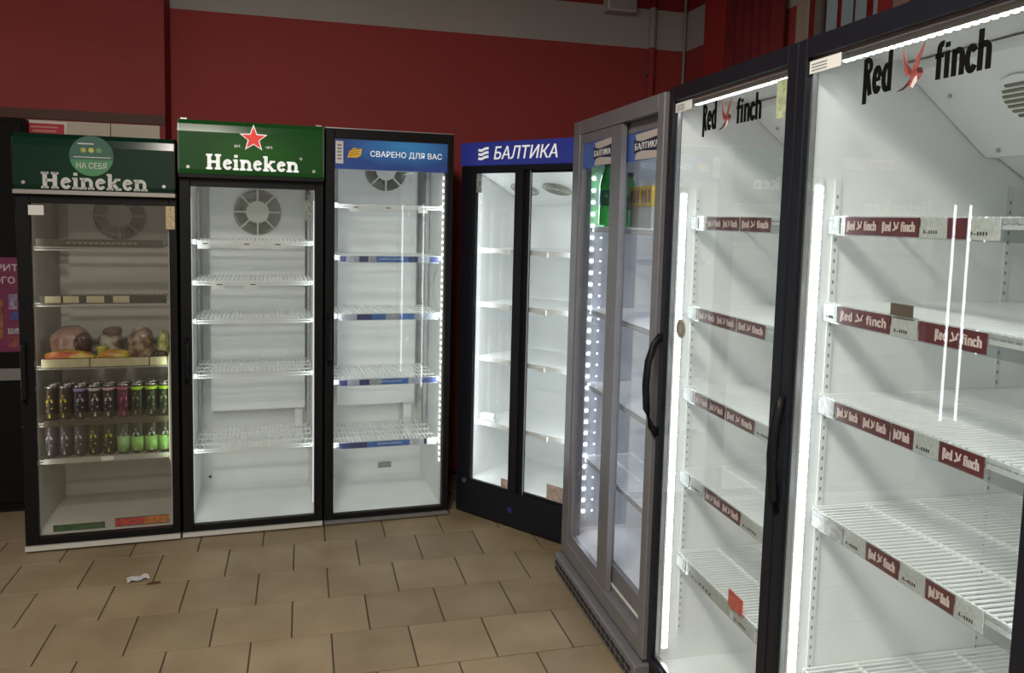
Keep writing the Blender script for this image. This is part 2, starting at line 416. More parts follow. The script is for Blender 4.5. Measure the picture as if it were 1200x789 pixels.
def led_strip_v(parent, x, y, z0, z1, axis, n=0, m=LED, watts=2.0, w=0.010, rot=None, base=True, col=LED_COL, name='led_strip', cw=0.006, chh=0.006):
    """vertical strip of LEDs; axis = '+x','-x' or '+y' facing direction"""
    dx, dy = {'+x': (1, 0), '-x': (-1, 0), '+y': (0, 1)}[axis]
    mb = MB()
    if dx: mb.box(x-dx*0.006, x, y-w, y+w, z0-0.02, z1+0.02)
    else: mb.box(x-w, x+w, y-0.006, y, z0-0.02, z1+0.02)
    s = mb.build(name, mat('led_profile', (0.7, 0.72, 0.72), 0.4), parent)
    e = MB()
    if n:
        for k in range(n):
            z = z0 + (z1-z0)*(k+0.5)/n
            if dx: e.box(x, x+dx*0.004, y-cw, y+cw, z-chh, z+chh)
            else: e.box(x-0.006, x+0.006, y, y+0.004, z-0.006, z+0.006)
    else:
        if dx: e.box(x, x+dx*0.004, y-w*0.7, y+w*0.7, z0, z1)
        else: e.box(x-w*0.7, x+w*0.7, y, y+0.004, z0, z1)
    e.build('led_chips_and_ghosts', m, s)
    r = {'+x': (PI/2, 0, math.radians(-50)), '-x': (PI/2, 0, math.radians(50)), '+y': (PI/2, 0, 0)}[axis]
    led_area(s, (x+dx*0.012, y+dy*0.012, (z0+z1)/2), r, w*1.6, (z1-z0), watts, col)
    return s

def cabinet(root, Wd, D, z_lo, z_hi, H, body_m, liner_m, inner=0.042, base_z=0.03, top_panel=True):
    """outer shell and white liner, open towards the door"""
    t = 0.035
    MB().box(0, t, 0.03, D, base_z, H).box(Wd-t, Wd, 0.03, D, base_z, H).box(t, Wd-t, D-t, D, base_z, H).box(t, Wd-t, 0.03, D, z_hi+0.02, H).box(t, Wd-t, 0.03, D, base_z, z_lo-0.012).build('body', body_m, root)
    i = inner; q = 0.006
    ln = MB().box(t, i, 0.032, D-t, z_lo-0.012, z_hi+0.02).box(Wd-i, Wd-t, 0.032, D-t, z_lo-0.012, z_hi+0.02)
    ln.box(i, Wd-i, D-t-q, D-t, z_lo-0.012, z_hi+0.02).box(i, Wd-i, 0.032, D-t-q, z_hi+0.012, z_hi+0.02).box(i, Wd-i, 0.032, D-t-q, z_lo-0.012, z_lo-0.002)
    return ln.build('liner', liner_m, root)

def swing_door(root, Wd, z0, z1, gx0, gx1, gz0, gz1, frame_m, glass_m, th=0.03, x0=0.0, gasket=True):
    d = MB().box(x0, gx0, 0, th, z0, z1, ch=0.003).box(gx1, Wd, 0, th, z0, z1, ch=0.003).box(gx0, gx1, 0, th, z0, gz0, ch=0.002).box(gx0, gx1, 0, th, gz1, z1, ch=0.002).build('door', frame_m, root)
    bxo('door_glass', glass_m, d, gx0, gx1, 0.010, 0.014, gz0, gz1)
    return d

def price_tag(parent, x, z, y, w=0.05, h=0.03, m=WHITE, name='price_tag'):
    t = bxo(name, m, parent, x, x+w, y-0.002, y, z-h, z)
    bxo('price_tag_print', mat('tag_print_grey', (0.12, 0.12, 0.13), 0.6), parent, x+w*0.4, x+w*0.85, y-0.0028, y-0.002, z-h*0.35, z-h*0.18)
    return t

def strip(root, x0, x1, y, z0, z1, segs, base=CLEAR, name='price_strip', label=None):
    s = bxo(name, base, root, x0, x1, y-0.003, y, z0, z1)
    if label: lab(s, label)
    L = x1-x0
    for a, b, m in segs:
        bxo('label_card', m, s, x0+a*L, x0+b*L, y-0.0048, y-0.003, z0+0.003, z1-0.003)
    return s

# ---------------------------------------------------------------- green header sign (curved front panel)
def header_sign(root, Wd, z0, z1, m, frame_m, rail_m, clips=True):
    prof = [(0.03, z0), (-0.030, z0), (-0.036, z0+0.02), (-0.036, z1-0.06), (-0.030, z1-0.025), (-0.012, z1-0.004), (0.03, z1)]
    s = MB().prism_x(prof, 0.006, Wd-0.006).build('header_sign', m, root)
    for x in (0.0, Wd-0.006):
        MB().prism_x([(a-0.002 if a < 0.02 else a, b) for a, b in prof], x, x+0.006).build('sign_end_cap', frame_m, s)
    bxo('sign_rail', rail_m, s, 0.0, Wd, -0.04, 0.0, z0-0.022, z0-0.001, ch=0.003)
    bxo('sign_box', BLACK, s, 0.006, Wd-0.006, 0.03, 0.30, z0, z1-0.002)
    for x in (0.045, Wd-0.05): MB().disc_xz(x, z0+0.03, -0.039, 0.008, 0.004, 12).build('screw', SILVER, s)
    if clips:
        for x in (0.010, Wd-0.040): bxo('corner_clip', SILVER, s, x, x+0.03, -0.010, 0.015, z1-0.004, z1+0.004, ch=0.0015)
    return s

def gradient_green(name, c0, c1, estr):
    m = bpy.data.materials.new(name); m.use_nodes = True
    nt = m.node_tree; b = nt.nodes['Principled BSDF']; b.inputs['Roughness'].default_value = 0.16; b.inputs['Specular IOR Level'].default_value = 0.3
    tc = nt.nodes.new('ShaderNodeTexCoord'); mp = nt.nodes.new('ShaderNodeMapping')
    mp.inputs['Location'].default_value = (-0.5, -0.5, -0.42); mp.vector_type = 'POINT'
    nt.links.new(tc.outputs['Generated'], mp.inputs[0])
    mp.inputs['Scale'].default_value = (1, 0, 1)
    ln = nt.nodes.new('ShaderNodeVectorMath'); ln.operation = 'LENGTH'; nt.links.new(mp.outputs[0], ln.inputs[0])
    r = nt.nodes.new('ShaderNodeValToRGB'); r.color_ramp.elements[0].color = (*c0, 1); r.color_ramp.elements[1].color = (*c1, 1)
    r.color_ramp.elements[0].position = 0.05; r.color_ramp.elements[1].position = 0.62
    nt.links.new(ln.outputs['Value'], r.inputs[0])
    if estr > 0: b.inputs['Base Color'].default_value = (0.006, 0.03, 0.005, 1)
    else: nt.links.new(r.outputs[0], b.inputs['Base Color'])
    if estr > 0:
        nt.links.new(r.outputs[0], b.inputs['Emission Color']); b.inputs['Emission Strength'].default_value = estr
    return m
GREEN_LIT = gradient_green('backlit_green_panel', (0.045, 0.22, 0.012), (0.006, 0.045, 0.008), 0.75)
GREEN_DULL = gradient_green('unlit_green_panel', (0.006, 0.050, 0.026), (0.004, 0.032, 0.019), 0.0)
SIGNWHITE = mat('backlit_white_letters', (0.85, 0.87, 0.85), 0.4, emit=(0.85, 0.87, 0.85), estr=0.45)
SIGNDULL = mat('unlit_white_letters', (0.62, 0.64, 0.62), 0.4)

def star_prof(cx, cz, r, r2=0.42):
    return [(cx+(r if k % 2 == 0 else r*r2)*math.sin(PI*k/5), cz+(r if k % 2 == 0 else r*r2)*math.cos(PI*k/5)) for k in range(10)]

def pull_handle(door, x, y, z0, z1, m=BLACKP):
    return MB().tube([(x, y, z0), (x, y-0.03, z0+0.03), (x, y-0.03, z1-0.03), (x, y, z1)], 0.011, 8).build('handle', m, door)

# ================================================================ cooler 1 : dim, stocked
OLIVE = mat('olive_price_strip', (0.045, 0.037, 0.018), 0.55, noise=0.15, nscale=40)
CREAMSTRIP = mat('cream_price_card', (0.52, 0.47, 0.30), 0.55, noise=0.1, nscale=30)
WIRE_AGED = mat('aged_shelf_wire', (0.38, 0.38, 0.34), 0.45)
c1 = thing('drinks_cooler', 'dimly lit black glass-door cooler stocked with cans, dark green header with a round sticker', 'cooler', (-1.265, 4.075, 0), rot_z(2.4))
W1, D1 = 0.68, 0.64
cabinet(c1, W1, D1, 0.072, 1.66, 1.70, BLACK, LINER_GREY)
d1 = swing_door(c1, W1, 0.035, 1.69, 0.058, 0.645, 0.072, 1.655, BLACK, GLASS_DIM)
pull_handle(d1, 0.02, 0.0, 0.72, 1.01)
bxo('sticker', WHITE, d1, 0.052, 0.115, -0.001, 0.004, 1.60, 1.645)
st = bxo('sticker', mat('tan_sticker', (0.55, 0.46, 0.27), 0.6, noise=0.3, nscale=60), d1, 0.632, 0.672, -0.002, 0.0, 1.545, 1.655)
bxo('base_strip', mat('worn_white_strip', (0.55, 0.55, 0.52), 0.5), c1, 0.0, W1, -0.012, 0.03, 0.012, 0.034)
bxo('plinth', BLACKP, c1, 0.02, W1-0.02, 0.04, D1-0.03, 0.0, 0.03)
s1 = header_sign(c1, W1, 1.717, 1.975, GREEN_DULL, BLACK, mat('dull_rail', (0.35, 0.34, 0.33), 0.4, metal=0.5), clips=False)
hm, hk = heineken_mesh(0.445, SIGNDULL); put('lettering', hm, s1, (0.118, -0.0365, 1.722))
bd = MB().disc_xz(0.325, 1.876, -0.0385, 0.092, 0.002, 32).build('round_sticker', mat('sticker_dark_green', (0.035, 0.13, 0.09), 0.5), s1); lab(bd, 'round green sticker')
pr = [(0.325+0.092*math.cos(PI*(1.06+0.88*k/14)), 1.876+0.092*math.sin(PI*(1.06+0.88*k/14))) for k in range(15)]
MB().prism_y(pr, -0.0395, -0.0385).build('sticker_base', mat('sticker_mid_green', (0.07, 0.27, 0.12), 0.5), s1)
text(s1, 'НА СЕБЯ', 0.262, -0.0402, 1.818, 0.126, 0.028, SIGNDULL, bold=0.01)
for k, c in enumerate(((0.4, 0.45, 0.1), (0.62, 0.58, 0.10), (0.16, 0.33, 0.18))):
    MB().disc_xz(0.292+0.032*k, 1.902, -0.0395, 0.0115, 0.001, 14).build('sticker_dot', mat('sticker_dot_%d' % k, c, 0.5), s1)
bxo('sticker_line', SIGNDULL, s1, 0.268, 0.335, -0.0392, -0.0385, 1.928, 1.934); bxo('sticker_line', SIGNDULL, s1, 0.250, 0.405, -0.0392, -0.0385, 1.868, 1.872)
bp1 = bxo('back_panel', LINER_GREY, c1, 0.105, 0.60, 0.50, 0.53, 0.46, 1.68)
fan(c1, 0.352, 1.60, 0.488, 0.122, mat('aged_fan_rings', (0.20, 0.19, 0.15), 0.5), mat('aged_fan_hub', (0.45, 0.44, 0.38), 0.5))
SH1 = [(1.455, 'a'), (1.188, 'b'), (0.885, 'c'), (0.607, 'd'), (0.425, 'e')]
for z, k in SH1:
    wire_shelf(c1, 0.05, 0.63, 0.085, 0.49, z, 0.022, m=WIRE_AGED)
    if k == 'a':
        s = strip(c1, 0.06, 0.61, 0.078, z-0.002, z+0.034, [(0, 1, OLIVE)], OLIVE); 
        for q_ in range(13): bxo('faint_print', mat('olive_text', (0.24, 0.21, 0.12), 0.6), s, 0.19+0.024*q_, 0.206+0.024*q_, 0.0726, 0.0734, z+0.012, z+0.021)
    elif k == 'b':
        strip(c1, 0.07, 0.62, 0.078, z-0.006, z+0.032, [(0.04, 0.16, CREAMSTRIP), (0.18, 0.3, CREAMSTRIP), (0.36, 0.5, CREAMSTRIP), (0.57, 0.7, CREAMSTRIP), (0.72, 0.99, OLIVE)], OLIVE)
    elif k == 'c':
        strip(c1, 0.07, 0.62, 0.078, z-0.014, z+0.032, [(0, 0.37, CREAMSTRIP), (0.38, 0.85, CREAMSTRIP), (0.86, 1, CREAMSTRIP)], OLIVE)
    elif k == 'd':
        strip(c1, 0.07, 0.63, 0.078, z-0.022, z+0.010, [(0, 1, OLIVE)], OLIVE)
    else:
        sh = strip(c1, 0.07, 0.63, 0.078, z-0.022, z+0.004, [(0.44, 0.54, WHITE)], WIRE_AGED)
strip(c1, 0.105, 0.33, 0.06, 0.074, 0.104, [(0, 1, mat('dark_green_card', (0.03, 0.10, 0.03), 0.5, noise=0.4, nscale=40))], OLIVE)
strip(c1, 0.375, 0.62, 0.06, 0.074, 0.116, [(0, 0.55, mat('red_promo_card', (0.50, 0.05, 0.04), 0.5, noise=0.35, nscale=50)), (0.55, 1, mat('orange_promo_card', (0.55, 0.17, 0.03), 0.5, noise=0.35, nscale=50))], OLIVE)
led_strip_v(c1, 0.632, 0.05, 0.40, 0.92, '-x', 0, mat('dying_led', (0.6, 0.62, 0.5), 0.4, emit=(0.9, 1.0, 0.75), estr=0.6), watts=0.22, w=0.006, col=(0.85, 1.0, 0.75))
led_strip_v(c1, 0.046, 0.05, 0.12, 1.60, '+x', 0, mat('added_fill_bar', (0.6, 0.6, 0.55), 0.4, emit=(1.0, 0.97, 0.88), estr=0.25), watts=0.48, w=0.006, col=(1.0, 0.97, 0.9))  # fill strip added here to brighten the unlit interior evenly

# ================================================================ cooler 2 : empty, lit green header
c2 = thing('drinks_cooler', 'empty black glass-door cooler with a bright green header and red star', 'cooler', (-0.575, 4.113, 0), rot_z(2.4))
W2 = 0.678
cabinet(c2, W2, D1, 0.066, 1.758, 1.80, BLACK, LINER)
d2 = swing_door(c2, W2, 0.032, 1.795, 0.05, 0.636, 0.066, 1.755, BLACK, GLASS)
pull_handle(d2, 0.026, 0.0, 0.79, 1.01)
bxo('base_strip', MATS['worn_white_strip'], c2, 0.0, W2, -0.012, 0.03, 0.010, 0.030)
bxo('plinth', BLACKP, c2, 0.02, W2-0.02, 0.04, D1-0.03, 0.0, 0.03)
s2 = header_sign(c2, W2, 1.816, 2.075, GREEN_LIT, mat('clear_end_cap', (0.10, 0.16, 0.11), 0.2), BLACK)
hm, hk = heineken_mesh(0.432, SIGNWHITE); put('lettering', hm, s2, (0.127, -0.0365, 1.838))
MB().prism_y(star_prof(0.343, 1.993, 0.068), -0.0385, -0.0365).build('star_outline', SIGNWHITE, s2)
MB().prism_y(star_prof(0.343, 1.992, 0.056), -0.040, -0.0385).build('red_star', mat('backlit_red', (0.70, 0.03, 0.02), 0.4, emit=(0.75, 0.03, 0.02), estr=0.5), s2)
text(s2, 'EST.', 0.255, -0.0372, 1.948, 0.030, 0.011, SIGNWHITE); text(s2, '1873', 0.400, -0.0372, 1.948, 0.030, 0.011, SIGNWHITE)
MB().ring_xz(0.566, 1.905, -0.0372, 0.0045, 0.006, 0.001, 14).build('trademark_ring', SIGNWHITE, s2)
bp2 = bxo('back_panel', LINER, c2, 0.105, 0.610, 0.50, 0.53, 0.522, 1.775)
bxo('back_panel_conduit', LINER, c2, 0.555, 0.60, 0.53, 0.58, 0.30, 0.522)
fan(c2, 0.355, 1.637, 0.488, 0.122, mat('fan_rings', (0.30, 0.31, 0.25), 0.5), mat('fan_hub', (0.72, 0.73, 0.66), 0.5))
tags2 = {0: (0.075, 0.27, 0.42), 1: (0.14, 0.30)}
for k, z in enumerate((1.492, 1.288, 1.093, 0.815, 0.430)):
    sh = wire_shelf(c2, 0.052, 0.632, 0.085, 0.49, z, 0.020)
    for x in (0.045, 0.632-0.012): bxo('shelf_end_clip', WHITEINK, sh, x, x+0.022, 0.074, 0.084, z-0.020, z+0.004, ch=0.002)
    for x in tags2.get(k, ()): 
        t = price_tag(sh, x, z-0.008, 0.079, 0.058, 0.034)
for z in (0.34, 0.12): MB().disc_xz(0.09, z, 0.585, 0.008, 0.006, 10).build('plug', INK, c2)
# side rails of cooler 2
for x in (0.046, W2-0.058):
    bxo('shelf_rail', mat('grey_rail', (0.42, 0.45, 0.46), 0.4, metal=0.3), c2, x, x+0.012, 0.42, 0.45, 0.30, 1.74)
for x, ax in ((0.046, '+x'), (0.634, '-x')):
    led_strip_v(c2, x, 0.045, 0.12, 1.70, ax, 0, mat('soft_led_bar', (0.7, 0.72, 0.72), 0.4, emit=(0.88, 0.97, 1.0), estr=0.7), watts=0.52, w=0.005, col=(0.86, 0.96, 1.0))
bxo('sticker', mat('sticker_grey_film', (0.30, 0.33, 0.33), 0.5, noise=0.5, nscale=70), d2, 0.585, 0.628, 0.015, 0.016, 1.60, 1.70)

# ================================================================ cooler 3 : blue film across the top of the glass
c3 = thing('drinks_cooler', 'empty black glass-door cooler with blue slogan film and LED dots down its right side', 'cooler', (0.112, 4.145, 0), rot_z(2.4))
W3 = 0.662
cabinet(c3, W3, D1, 0.058, 2.02, 2.066, BLACK, LINER)
d3 = swing_door(c3, W3, 0.03, 2.068, 0.046, 0.630, 0.056, 2.02, BLACK, GLASS)
pull_handle(d3, 0.02, 0.0, 0.86, 1.12)
bxo('plinth', BLACKP, c3, 0.02, W3-0.02, 0.04, D1-0.03, 0.0, 0.03)
bxo('base_strip', mat('dark_base_strip', (0.16, 0.16, 0.16), 0.5), c3, 0.0, W3, -0.008, 0.03, 0.008, 0.026)
bxo('top_trim', SILVER, c3, 0.0, W3, 0.0, 0.012, 2.069, 2.074)
def film_blue():
    m = bpy.data.materials.new('blue_slogan_film'); m.use_nodes = True
    nt = m.node_tree; b = nt.nodes['Principled BSDF']; b.inputs['Roughness'].default_value = 0.25
    tc = nt.nodes.new('ShaderNodeTexCoord'); mp = nt.nodes.new('ShaderNodeMapping'); mp.inputs['Location'].default_value = (-0.62, 0, -0.6); mp.inputs['Scale'].default_value = (1, 0, 0.7)
    nt.links.new(tc.outputs['Generated'], mp.inputs[0])
    ln = nt.nodes.new('ShaderNodeVectorMath'); ln.operation = 'LENGTH'; nt.links.new(mp.outputs[0], ln.inputs[0])
    n = nt.nodes.new('ShaderNodeTexNoise'); n.inputs['Scale'].default_value = 9; nt.links.new(tc.outputs['Object'], n.inputs['Vector'])
    ad = nt.nodes.new('ShaderNodeMath'); ad.operation = 'MULTIPLY_ADD'; ad.inputs[1].default_value = 0.18; nt.links.new(n.outputs['Fac'], ad.inputs[0]); nt.links.new(ln.outputs['Value'], ad.inputs[2])
    r = nt.nodes.new('ShaderNodeValToRGB'); r.color_ramp.elements[0].position = 0.08; r.color_ramp.elements[1].position = 0.62
    r.color_ramp.elements[0].color = (0.045, 0.24, 0.52, 1); r.color_ramp.elements[1].color = (0.025, 0.06, 0.23, 1)
    nt.links.new(ad.outputs[0], r.inputs[0]); nt.links.new(r.outputs[0], b.inputs['Base Color'])
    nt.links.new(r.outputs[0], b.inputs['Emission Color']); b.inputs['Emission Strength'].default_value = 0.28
    return m
fm = bxo('slogan_film', film_blue(), c3, 0.046, 0.630, 0.006, 0.0095, 1.868, 2.018)
text(fm, 'СВАРЕНО ДЛЯ ВАС', 0.225, 0.005, 1.930, 0.375, 0.036, SIGNWHITE, bold=0.004)
lf = MB().prism_y([(0.108, 1.925)] + [(0.145+0.034*math.cos(a), 1.950+0.024*math.sin(a)) for a in [math.radians(200+20*k) for k in range(8)]] + [(0.182, 1.975), (0.165, 1.972), (0.14, 1.976), (0.118, 1.958)], 0.0042, 0.0055).build('gold_emblem', mat('gold_print', (0.75, 0.48, 0.06), 0.4, emit=(0.75, 0.45, 0.05), estr=0.15), fm)
for k in range(3): MB().tube([(0.118, 0.004, 1.940+0.011*k), (0.14, 0.004, 1.944+0.011*k), (0.17, 0.004, 1.948+0.011*k)], 0.0016, 5).build('emblem_stripe', mat('brown_print', (0.35, 0.16, 0.03), 0.5), fm)
sk = bxo('ribbon_sticker', WHITE, fm, 0.050, 0.088, 0.0035, 0.006, 1.895, 2.008)
for k in range(5): bxo('sticker_print', mat('sticker_print_grey', (0.25, 0.25, 0.28), 0.6), fm, 0.058, 0.080, 0.0028, 0.0036, 1.915+0.017*k, 1.923+0.017*k)
bxo('back_panel', LINER, c3, 0.105, 0.56, 0.50, 0.53, 0.522, 2.02)
bxo('back_panel_conduit', LINER, c3, 0.50, 0.55, 0.53, 0.58, 0.30, 0.522)
fan(c3, 0.375, 1.895, 0.488, 0.115, MATS['fan_rings'], LINER)
bxo('rating_label', mat('rating_print', (0.30, 0.30, 0.30), 0.6, noise=0.4, nscale=90), c3, 0.36, 0.44, 0.594, 0.5985, 0.10, 0.135)
BLUE1 = mat('navy_card', (0.035, 0.05, 0.16), 0.5, noise=0.2, nscale=50); BLUE2 = mat('mid_blue_card', (0.05, 0.16, 0.46), 0.5, noise=0.15, nscale=50); GREYC = mat('faded_grey_card', (0.33, 0.36, 0.42), 0.55, noise=0.2, nscale=80)
segs3 = {1: [(0, .06, BLUE1), (.06, .19, GREYC), (.19, .28, BLUE1), (.3, .36, GREYC), (.36, .68, BLUE2), (.68, .78, BLUE1), (.78, .9, GREYC), (.9, 1, BLUE1)],
         2: [(.02, .16, GREYC), (.17, .32, BLUE1), (.32, .46, BLUE2), (.46, .6, GREYC), (.6, .75, BLUE2), (.76, .97, GREYC)],
         3: [(0, .08, BLUE1), (.08, .2, GREYC), (.2, .3, BLUE1), (.3, .42, GREYC), (.42, .7, BLUE2), (.72, .82, GREYC), (.83, 1, BLUE1)],
         4: [(0, .28, BLUE1), (.28, .72, BLUE2), (.76, .86, GREYC), (.87, .9, INK)]}
for k, z in enumerate((1.692, 1.420, 1.112, 0.760, 0.418)):
    sh = wire_shelf(c3, 0.052, 0.612, 0.085, 0.49, z, 0.020)
    for x in (0.045, 0.604): bxo('shelf_end_clip', WHITEINK, sh, x, x+0.022, 0.070, 0.080, z-0.022, z+0.004, ch=0.002)
    if k == 0:
        for x in (0.13, 0.30, 0.49): price_tag(sh, x, z-0.008, 0.078, 0.05, 0.032)
    else:
        s = strip(c3, 0.08, 0.608, 0.077, z-0.034, z+0.002, segs3[k], CLEAR)
        if k != 2: text(s, 'СВАРЕНО ДЛЯ ВАС', 0.285, 0.0718, z-0.020, 0.13, 0.010, WHITEINK)
bxo('perforated_rail', mat('perforated_grey', (0.38, 0.40, 0.41), 0.4, metal=0.4), c3, 0.595, 0.617, 0.40, 0.44, 0.40, 1.90)
led_strip_v(c3, 0.622, 0.045, 0.285, 1.86, '-x', 46, LED, watts=1.45, w=0.009)
led_strip_v(c3, 0.043, 0.042, 0.285, 1.86, '+x', 46, MATS['soft_led_bar'], watts=0.75, w=0.005)  # strip added on the hidden left side to even the interior light

# ================================================================ cooler 4 : corner two-door slider (blue header)
c4 = thing('sliding_door_cooler', 'black corner cooler with two sliding glass doors under a plain blue header', 'cooler', (0.83, 4.232, 0), rot_z(-53.4))
W4, D4 = 0.80, 0.60
cabinet(c4, W4, D4, 0.19, 1.885, 1.905, NAVYBLACK, LINER, inner=0.045, base_z=0.0)
bxo('kick_panel', NAVYBLACK, c4, 0.0, W4, 0.0, 0.03, 0.012, 0.165, ch=0.004)
MB().box(0, 0.085, 0, 0.045, 0.165, 1.91, ch=0.003).box(W4-0.05, W4, 0, 0.045, 0.165, 1.91, ch=0.003).box(0.085, W4-0.05, 0, 0.045, 1.885, 1.91).box(0.085, W4-0.05, 0, 0.05, 0.165, 0.19).build('door_surround', NAVYBLACK, c4)
def slider(root, x0, x1, y, z0, z1, st, m, gm, w0=None):
    l = w0 or st
    d = MB().box(x0, x0+l, y, y+0.018, z0, z1).box(x1-st, x1, y, y+0.018, z0, z1).box(x0+l, x1-st, y, y+0.018, z0, z0+0.014).box(x0+l, x1-st, y, y+0.018, z1-0.014, z1).build('sliding_door', m, root)
    bxo('door_glass', gm, d, x0+l, x1-st, y+0.007, y+0.011, z0+0.014, z1-0.014)
    return d
sd1 = slider(c4, 0.085, 0.415, 0.004, 0.19, 1.885, 0.05, NAVYBLACK, GLASS, 0.012)
sd2 = slider(c4, 0.400, W4-0.05, 0.026, 0.19, 1.885, 0.045, NAVYBLACK, GLASS, 0.045)
bxo('seal_strip', SILVER, sd2, 0.447, 0.452, 0.022, 0.026, 0.19, 1.885)
BLUESIGN = mat('blue_header_panel', (0.022, 0.032, 0.20), 0.3, emit=(0.028, 0.038, 0.26), estr=0.35)
s4 = bxo('header_sign', BLUESIGN, c4, 0.0, W4, -0.012, 0.30, 1.912, 2.032, ch=0.004)
text(s4, 'БАЛТИКА', 0.235, -0.0135, 1.940, 0.405, 0.066, SIGNWHITE, shear=0.18, bold=0.008)
wv = [([(0.128, 1.947+0.022*k), (0.15, 1.944+0.022*k), (0.172, 1.953+0.022*k), (0.197, 1.956+0.022*k)], 0.013) for k in range(3)]
put('wave_emblem', stroke_mesh(wv, SIGNWHITE), s4, (0, -0.0125, 0))
for k, z in enumerate((1.470, 1.172, 0.873, 0.511)):
    sh = slab_shelf(c4, 0.05, W4-0.06, 0.10, 0.53, z)
    for x in ((0.22, 0.47) if k < 3 else (0.27, 0.50)): bxo('price_clip', WHITEINK, sh, x, x+0.05, 0.088, 0.095, z-0.03, z-0.004)
MB().prism_x([(0.10, 1.88), (0.52, 1.72), (0.555, 1.72), (0.555, 1.88)], 0.05, W4-0.05).build('evaporator_cover', LINER, c4)
for x in (0.20, 0.42, 0.63):
    f = MB()
    for k in range(5): f.ring_xz(0, 0, -0.003, 0.02+0.014*k, 0.024+0.014*k, 0.004)
    fo = f.build('fan_guard', MATS['fan_rings'], c4, (x, 0.30, 1.798)); fo.rotation_euler = (math.radians(69), 0, 0)
led_strip_v(c4, 0.052, 0.055, 0.24, 1.80, '+x', 0, LEDSOFT, watts=2.6, w=0.006)
led_strip_v(c4, W4-0.055, 0.070, 0.24, 1.80, '-x', 0, LEDSOFT, watts=2.6, w=0.006)
bxo('sticker', mat('sticker_barcode', (0.36, 0.38, 0.38), 0.6, noise=0.5, nscale=70), sd1, 0.10, 0.135, 0.0095, 0.0105, 1.77, 1.875)
bxo('sticker', mat('brown_print_label', (0.50, 0.40, 0.36), 0.6, noise=0.4, nscale=60), sd1, 0.315, 0.362, 0.0095, 0.0105, 0.206, 0.255)
bxo('sticker', MATS['brown_print_label'], sd2, 0.60, 0.715, 0.031, 0.0325, 0.206, 0.285)
MB().disc_xz(0.06, 0.188, -0.004, 0.014, 0.006, 14).build('lock', SILVER, c4)
MB().disc_xz(0.385, 0.10, -0.001, 0.016, 0.002, 16).build('badge', mat('dim_blue_badge', (0.03, 0.03, 0.20), 0.4), c4)

# ================================================================ cooler 5 : grey two-door slider
c5 = thing('sliding_door_cooler', 'grey aluminium cooler with two narrow sliding glass doors and slotted plinth', 'cooler', (1.172, 3.397, 0), rot_z(-91.0))
W5, D5 = 0.955, 0.64
cabinet(c5, W5, D5, 0.20, 2.0, 2.06, GREYM, LINER, inner=0.045, base_z=0.085)
MB().box(0, 0.088, 0, 0.06, 0.10, 2.068, ch=0.003).box(0.905, W5, 0, 0.06, 0.10, 2.068, ch=0.003).box(0.088, 0.905, 0, 0.06, 2.009, 2.068, ch=0.003).box(0.088, 0.905, 0, 0.06, 0.10, 0.165, ch=0.003).build('door_surround', GREYM, c5)
def slider5(x0, x1, y, st0, st1, zb):
    d = MB().box(x0, x0+st0, y, y+0.022, 0.167, 2.006).box(x1-st1, x1, y, y+0.022, 0.167, 2.006).box(x0+st0, x1-st1, y, y+0.022, 0.167, zb).box(x0+st0, x1-st1, y, y+0.022, 1.966, 2.006).build('sliding_door', GREYM, c5)
    bxo('door_glass', GLASS_GREY, d, x0+st0, x1-st1, y+0.009, y+0.013, zb, 1.966)
    return d
g1 = slider5(0.09, 0.572, 0.004, 0.03, 0.105, 0.215)
g2 = slider5(0.45, 0.903, 0.034, 0.068, 0.015, 0.270)
STB = mat('blue_film', (0.05, 0.10, 0.32), 0.35, emit=(0.05, 0.10, 0.32), estr=0.12); RIB = mat('ribbon_navy', (0.02, 0.02, 0.06), 0.4); CREAMF = mat('film_cream', (0.55, 0.50, 0.47), 0.5)
for d, x0, x1, y, xr in ((g1, 0.12, 0.467, 0.0065, 0.27), (g2, 0.520, 0.886, 0.0365, 0.632)):
    f = bxo('brand_film', STB, d, x0, x1, y, y+0.002, 1.862, 1.966)
    MB().prism_y([(xr, 1.866), (x1, 1.862), (x1, 1.966), (xr, 1.958), (xr+0.02, 1.91)], y-0.0008, y).build('brand_film_band', CREAMF, d)
    x1r = min(xr+0.22, x1)
    MB().prism_y([(xr-0.01, 1.888), (xr+0.06, 1.897), (x1r, 1.888), (x1r, 1.940), (xr+0.06, 1.930), (xr-0.01, 1.940)], y-0.0018, y-0.0008).build('brand_ribbon', RIB, d)
    text(d, 'БАЛТИКА', xr+0.002, y-0.0026, 1.901, x1r-xr-0.01, 0.024, WHITEINK, bold=0.006)
for z in (1.61, 1.24, 0.90, 0.56): 
    sh = wire_shelf(c5, 0.05, W5-0.05, 0.085, 0.55, z, 0.022)
pl = bxo('plinth', GREYM, c5, -0.005, W5+0.005, -0.03, D5-0.02, 0.0, 0.085, ch=0.006)
sl_me = MB().box(-0.018, 0.018, -0.0335, -0.029, -0.007, 0.007).mesh('plinth_slot', INK)
for k in range(18):
    for j in range(2): put('plinth_slot', sl_me, pl, (0.045+0.0508*k, 0, 0.028+0.026*j))
ls5 = led_strip_v(c5, 0.050, 0.085, 0.27, 1.85, '+x', 30, LED, watts=2.4, w=0.012, col=(0.86, 0.92, 1.0))
for yy, q_ in ((0.128, 0.0034), (0.165, 0.0024)):  # glowing dots standing in for ghost reflections of the LED strip
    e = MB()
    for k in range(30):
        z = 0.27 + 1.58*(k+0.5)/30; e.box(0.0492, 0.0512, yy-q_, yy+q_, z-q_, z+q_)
    e.build('led_chips_and_ghosts', LEDSOFT, ls5)
led_strip_v(c5, W5-0.05, 0.085, 0.27, 1.85, '-x', 30, LED, watts=1.9, w=0.012, col=(0.86, 0.92, 1.0))  # hidden right-hand strip added to brighten the interior
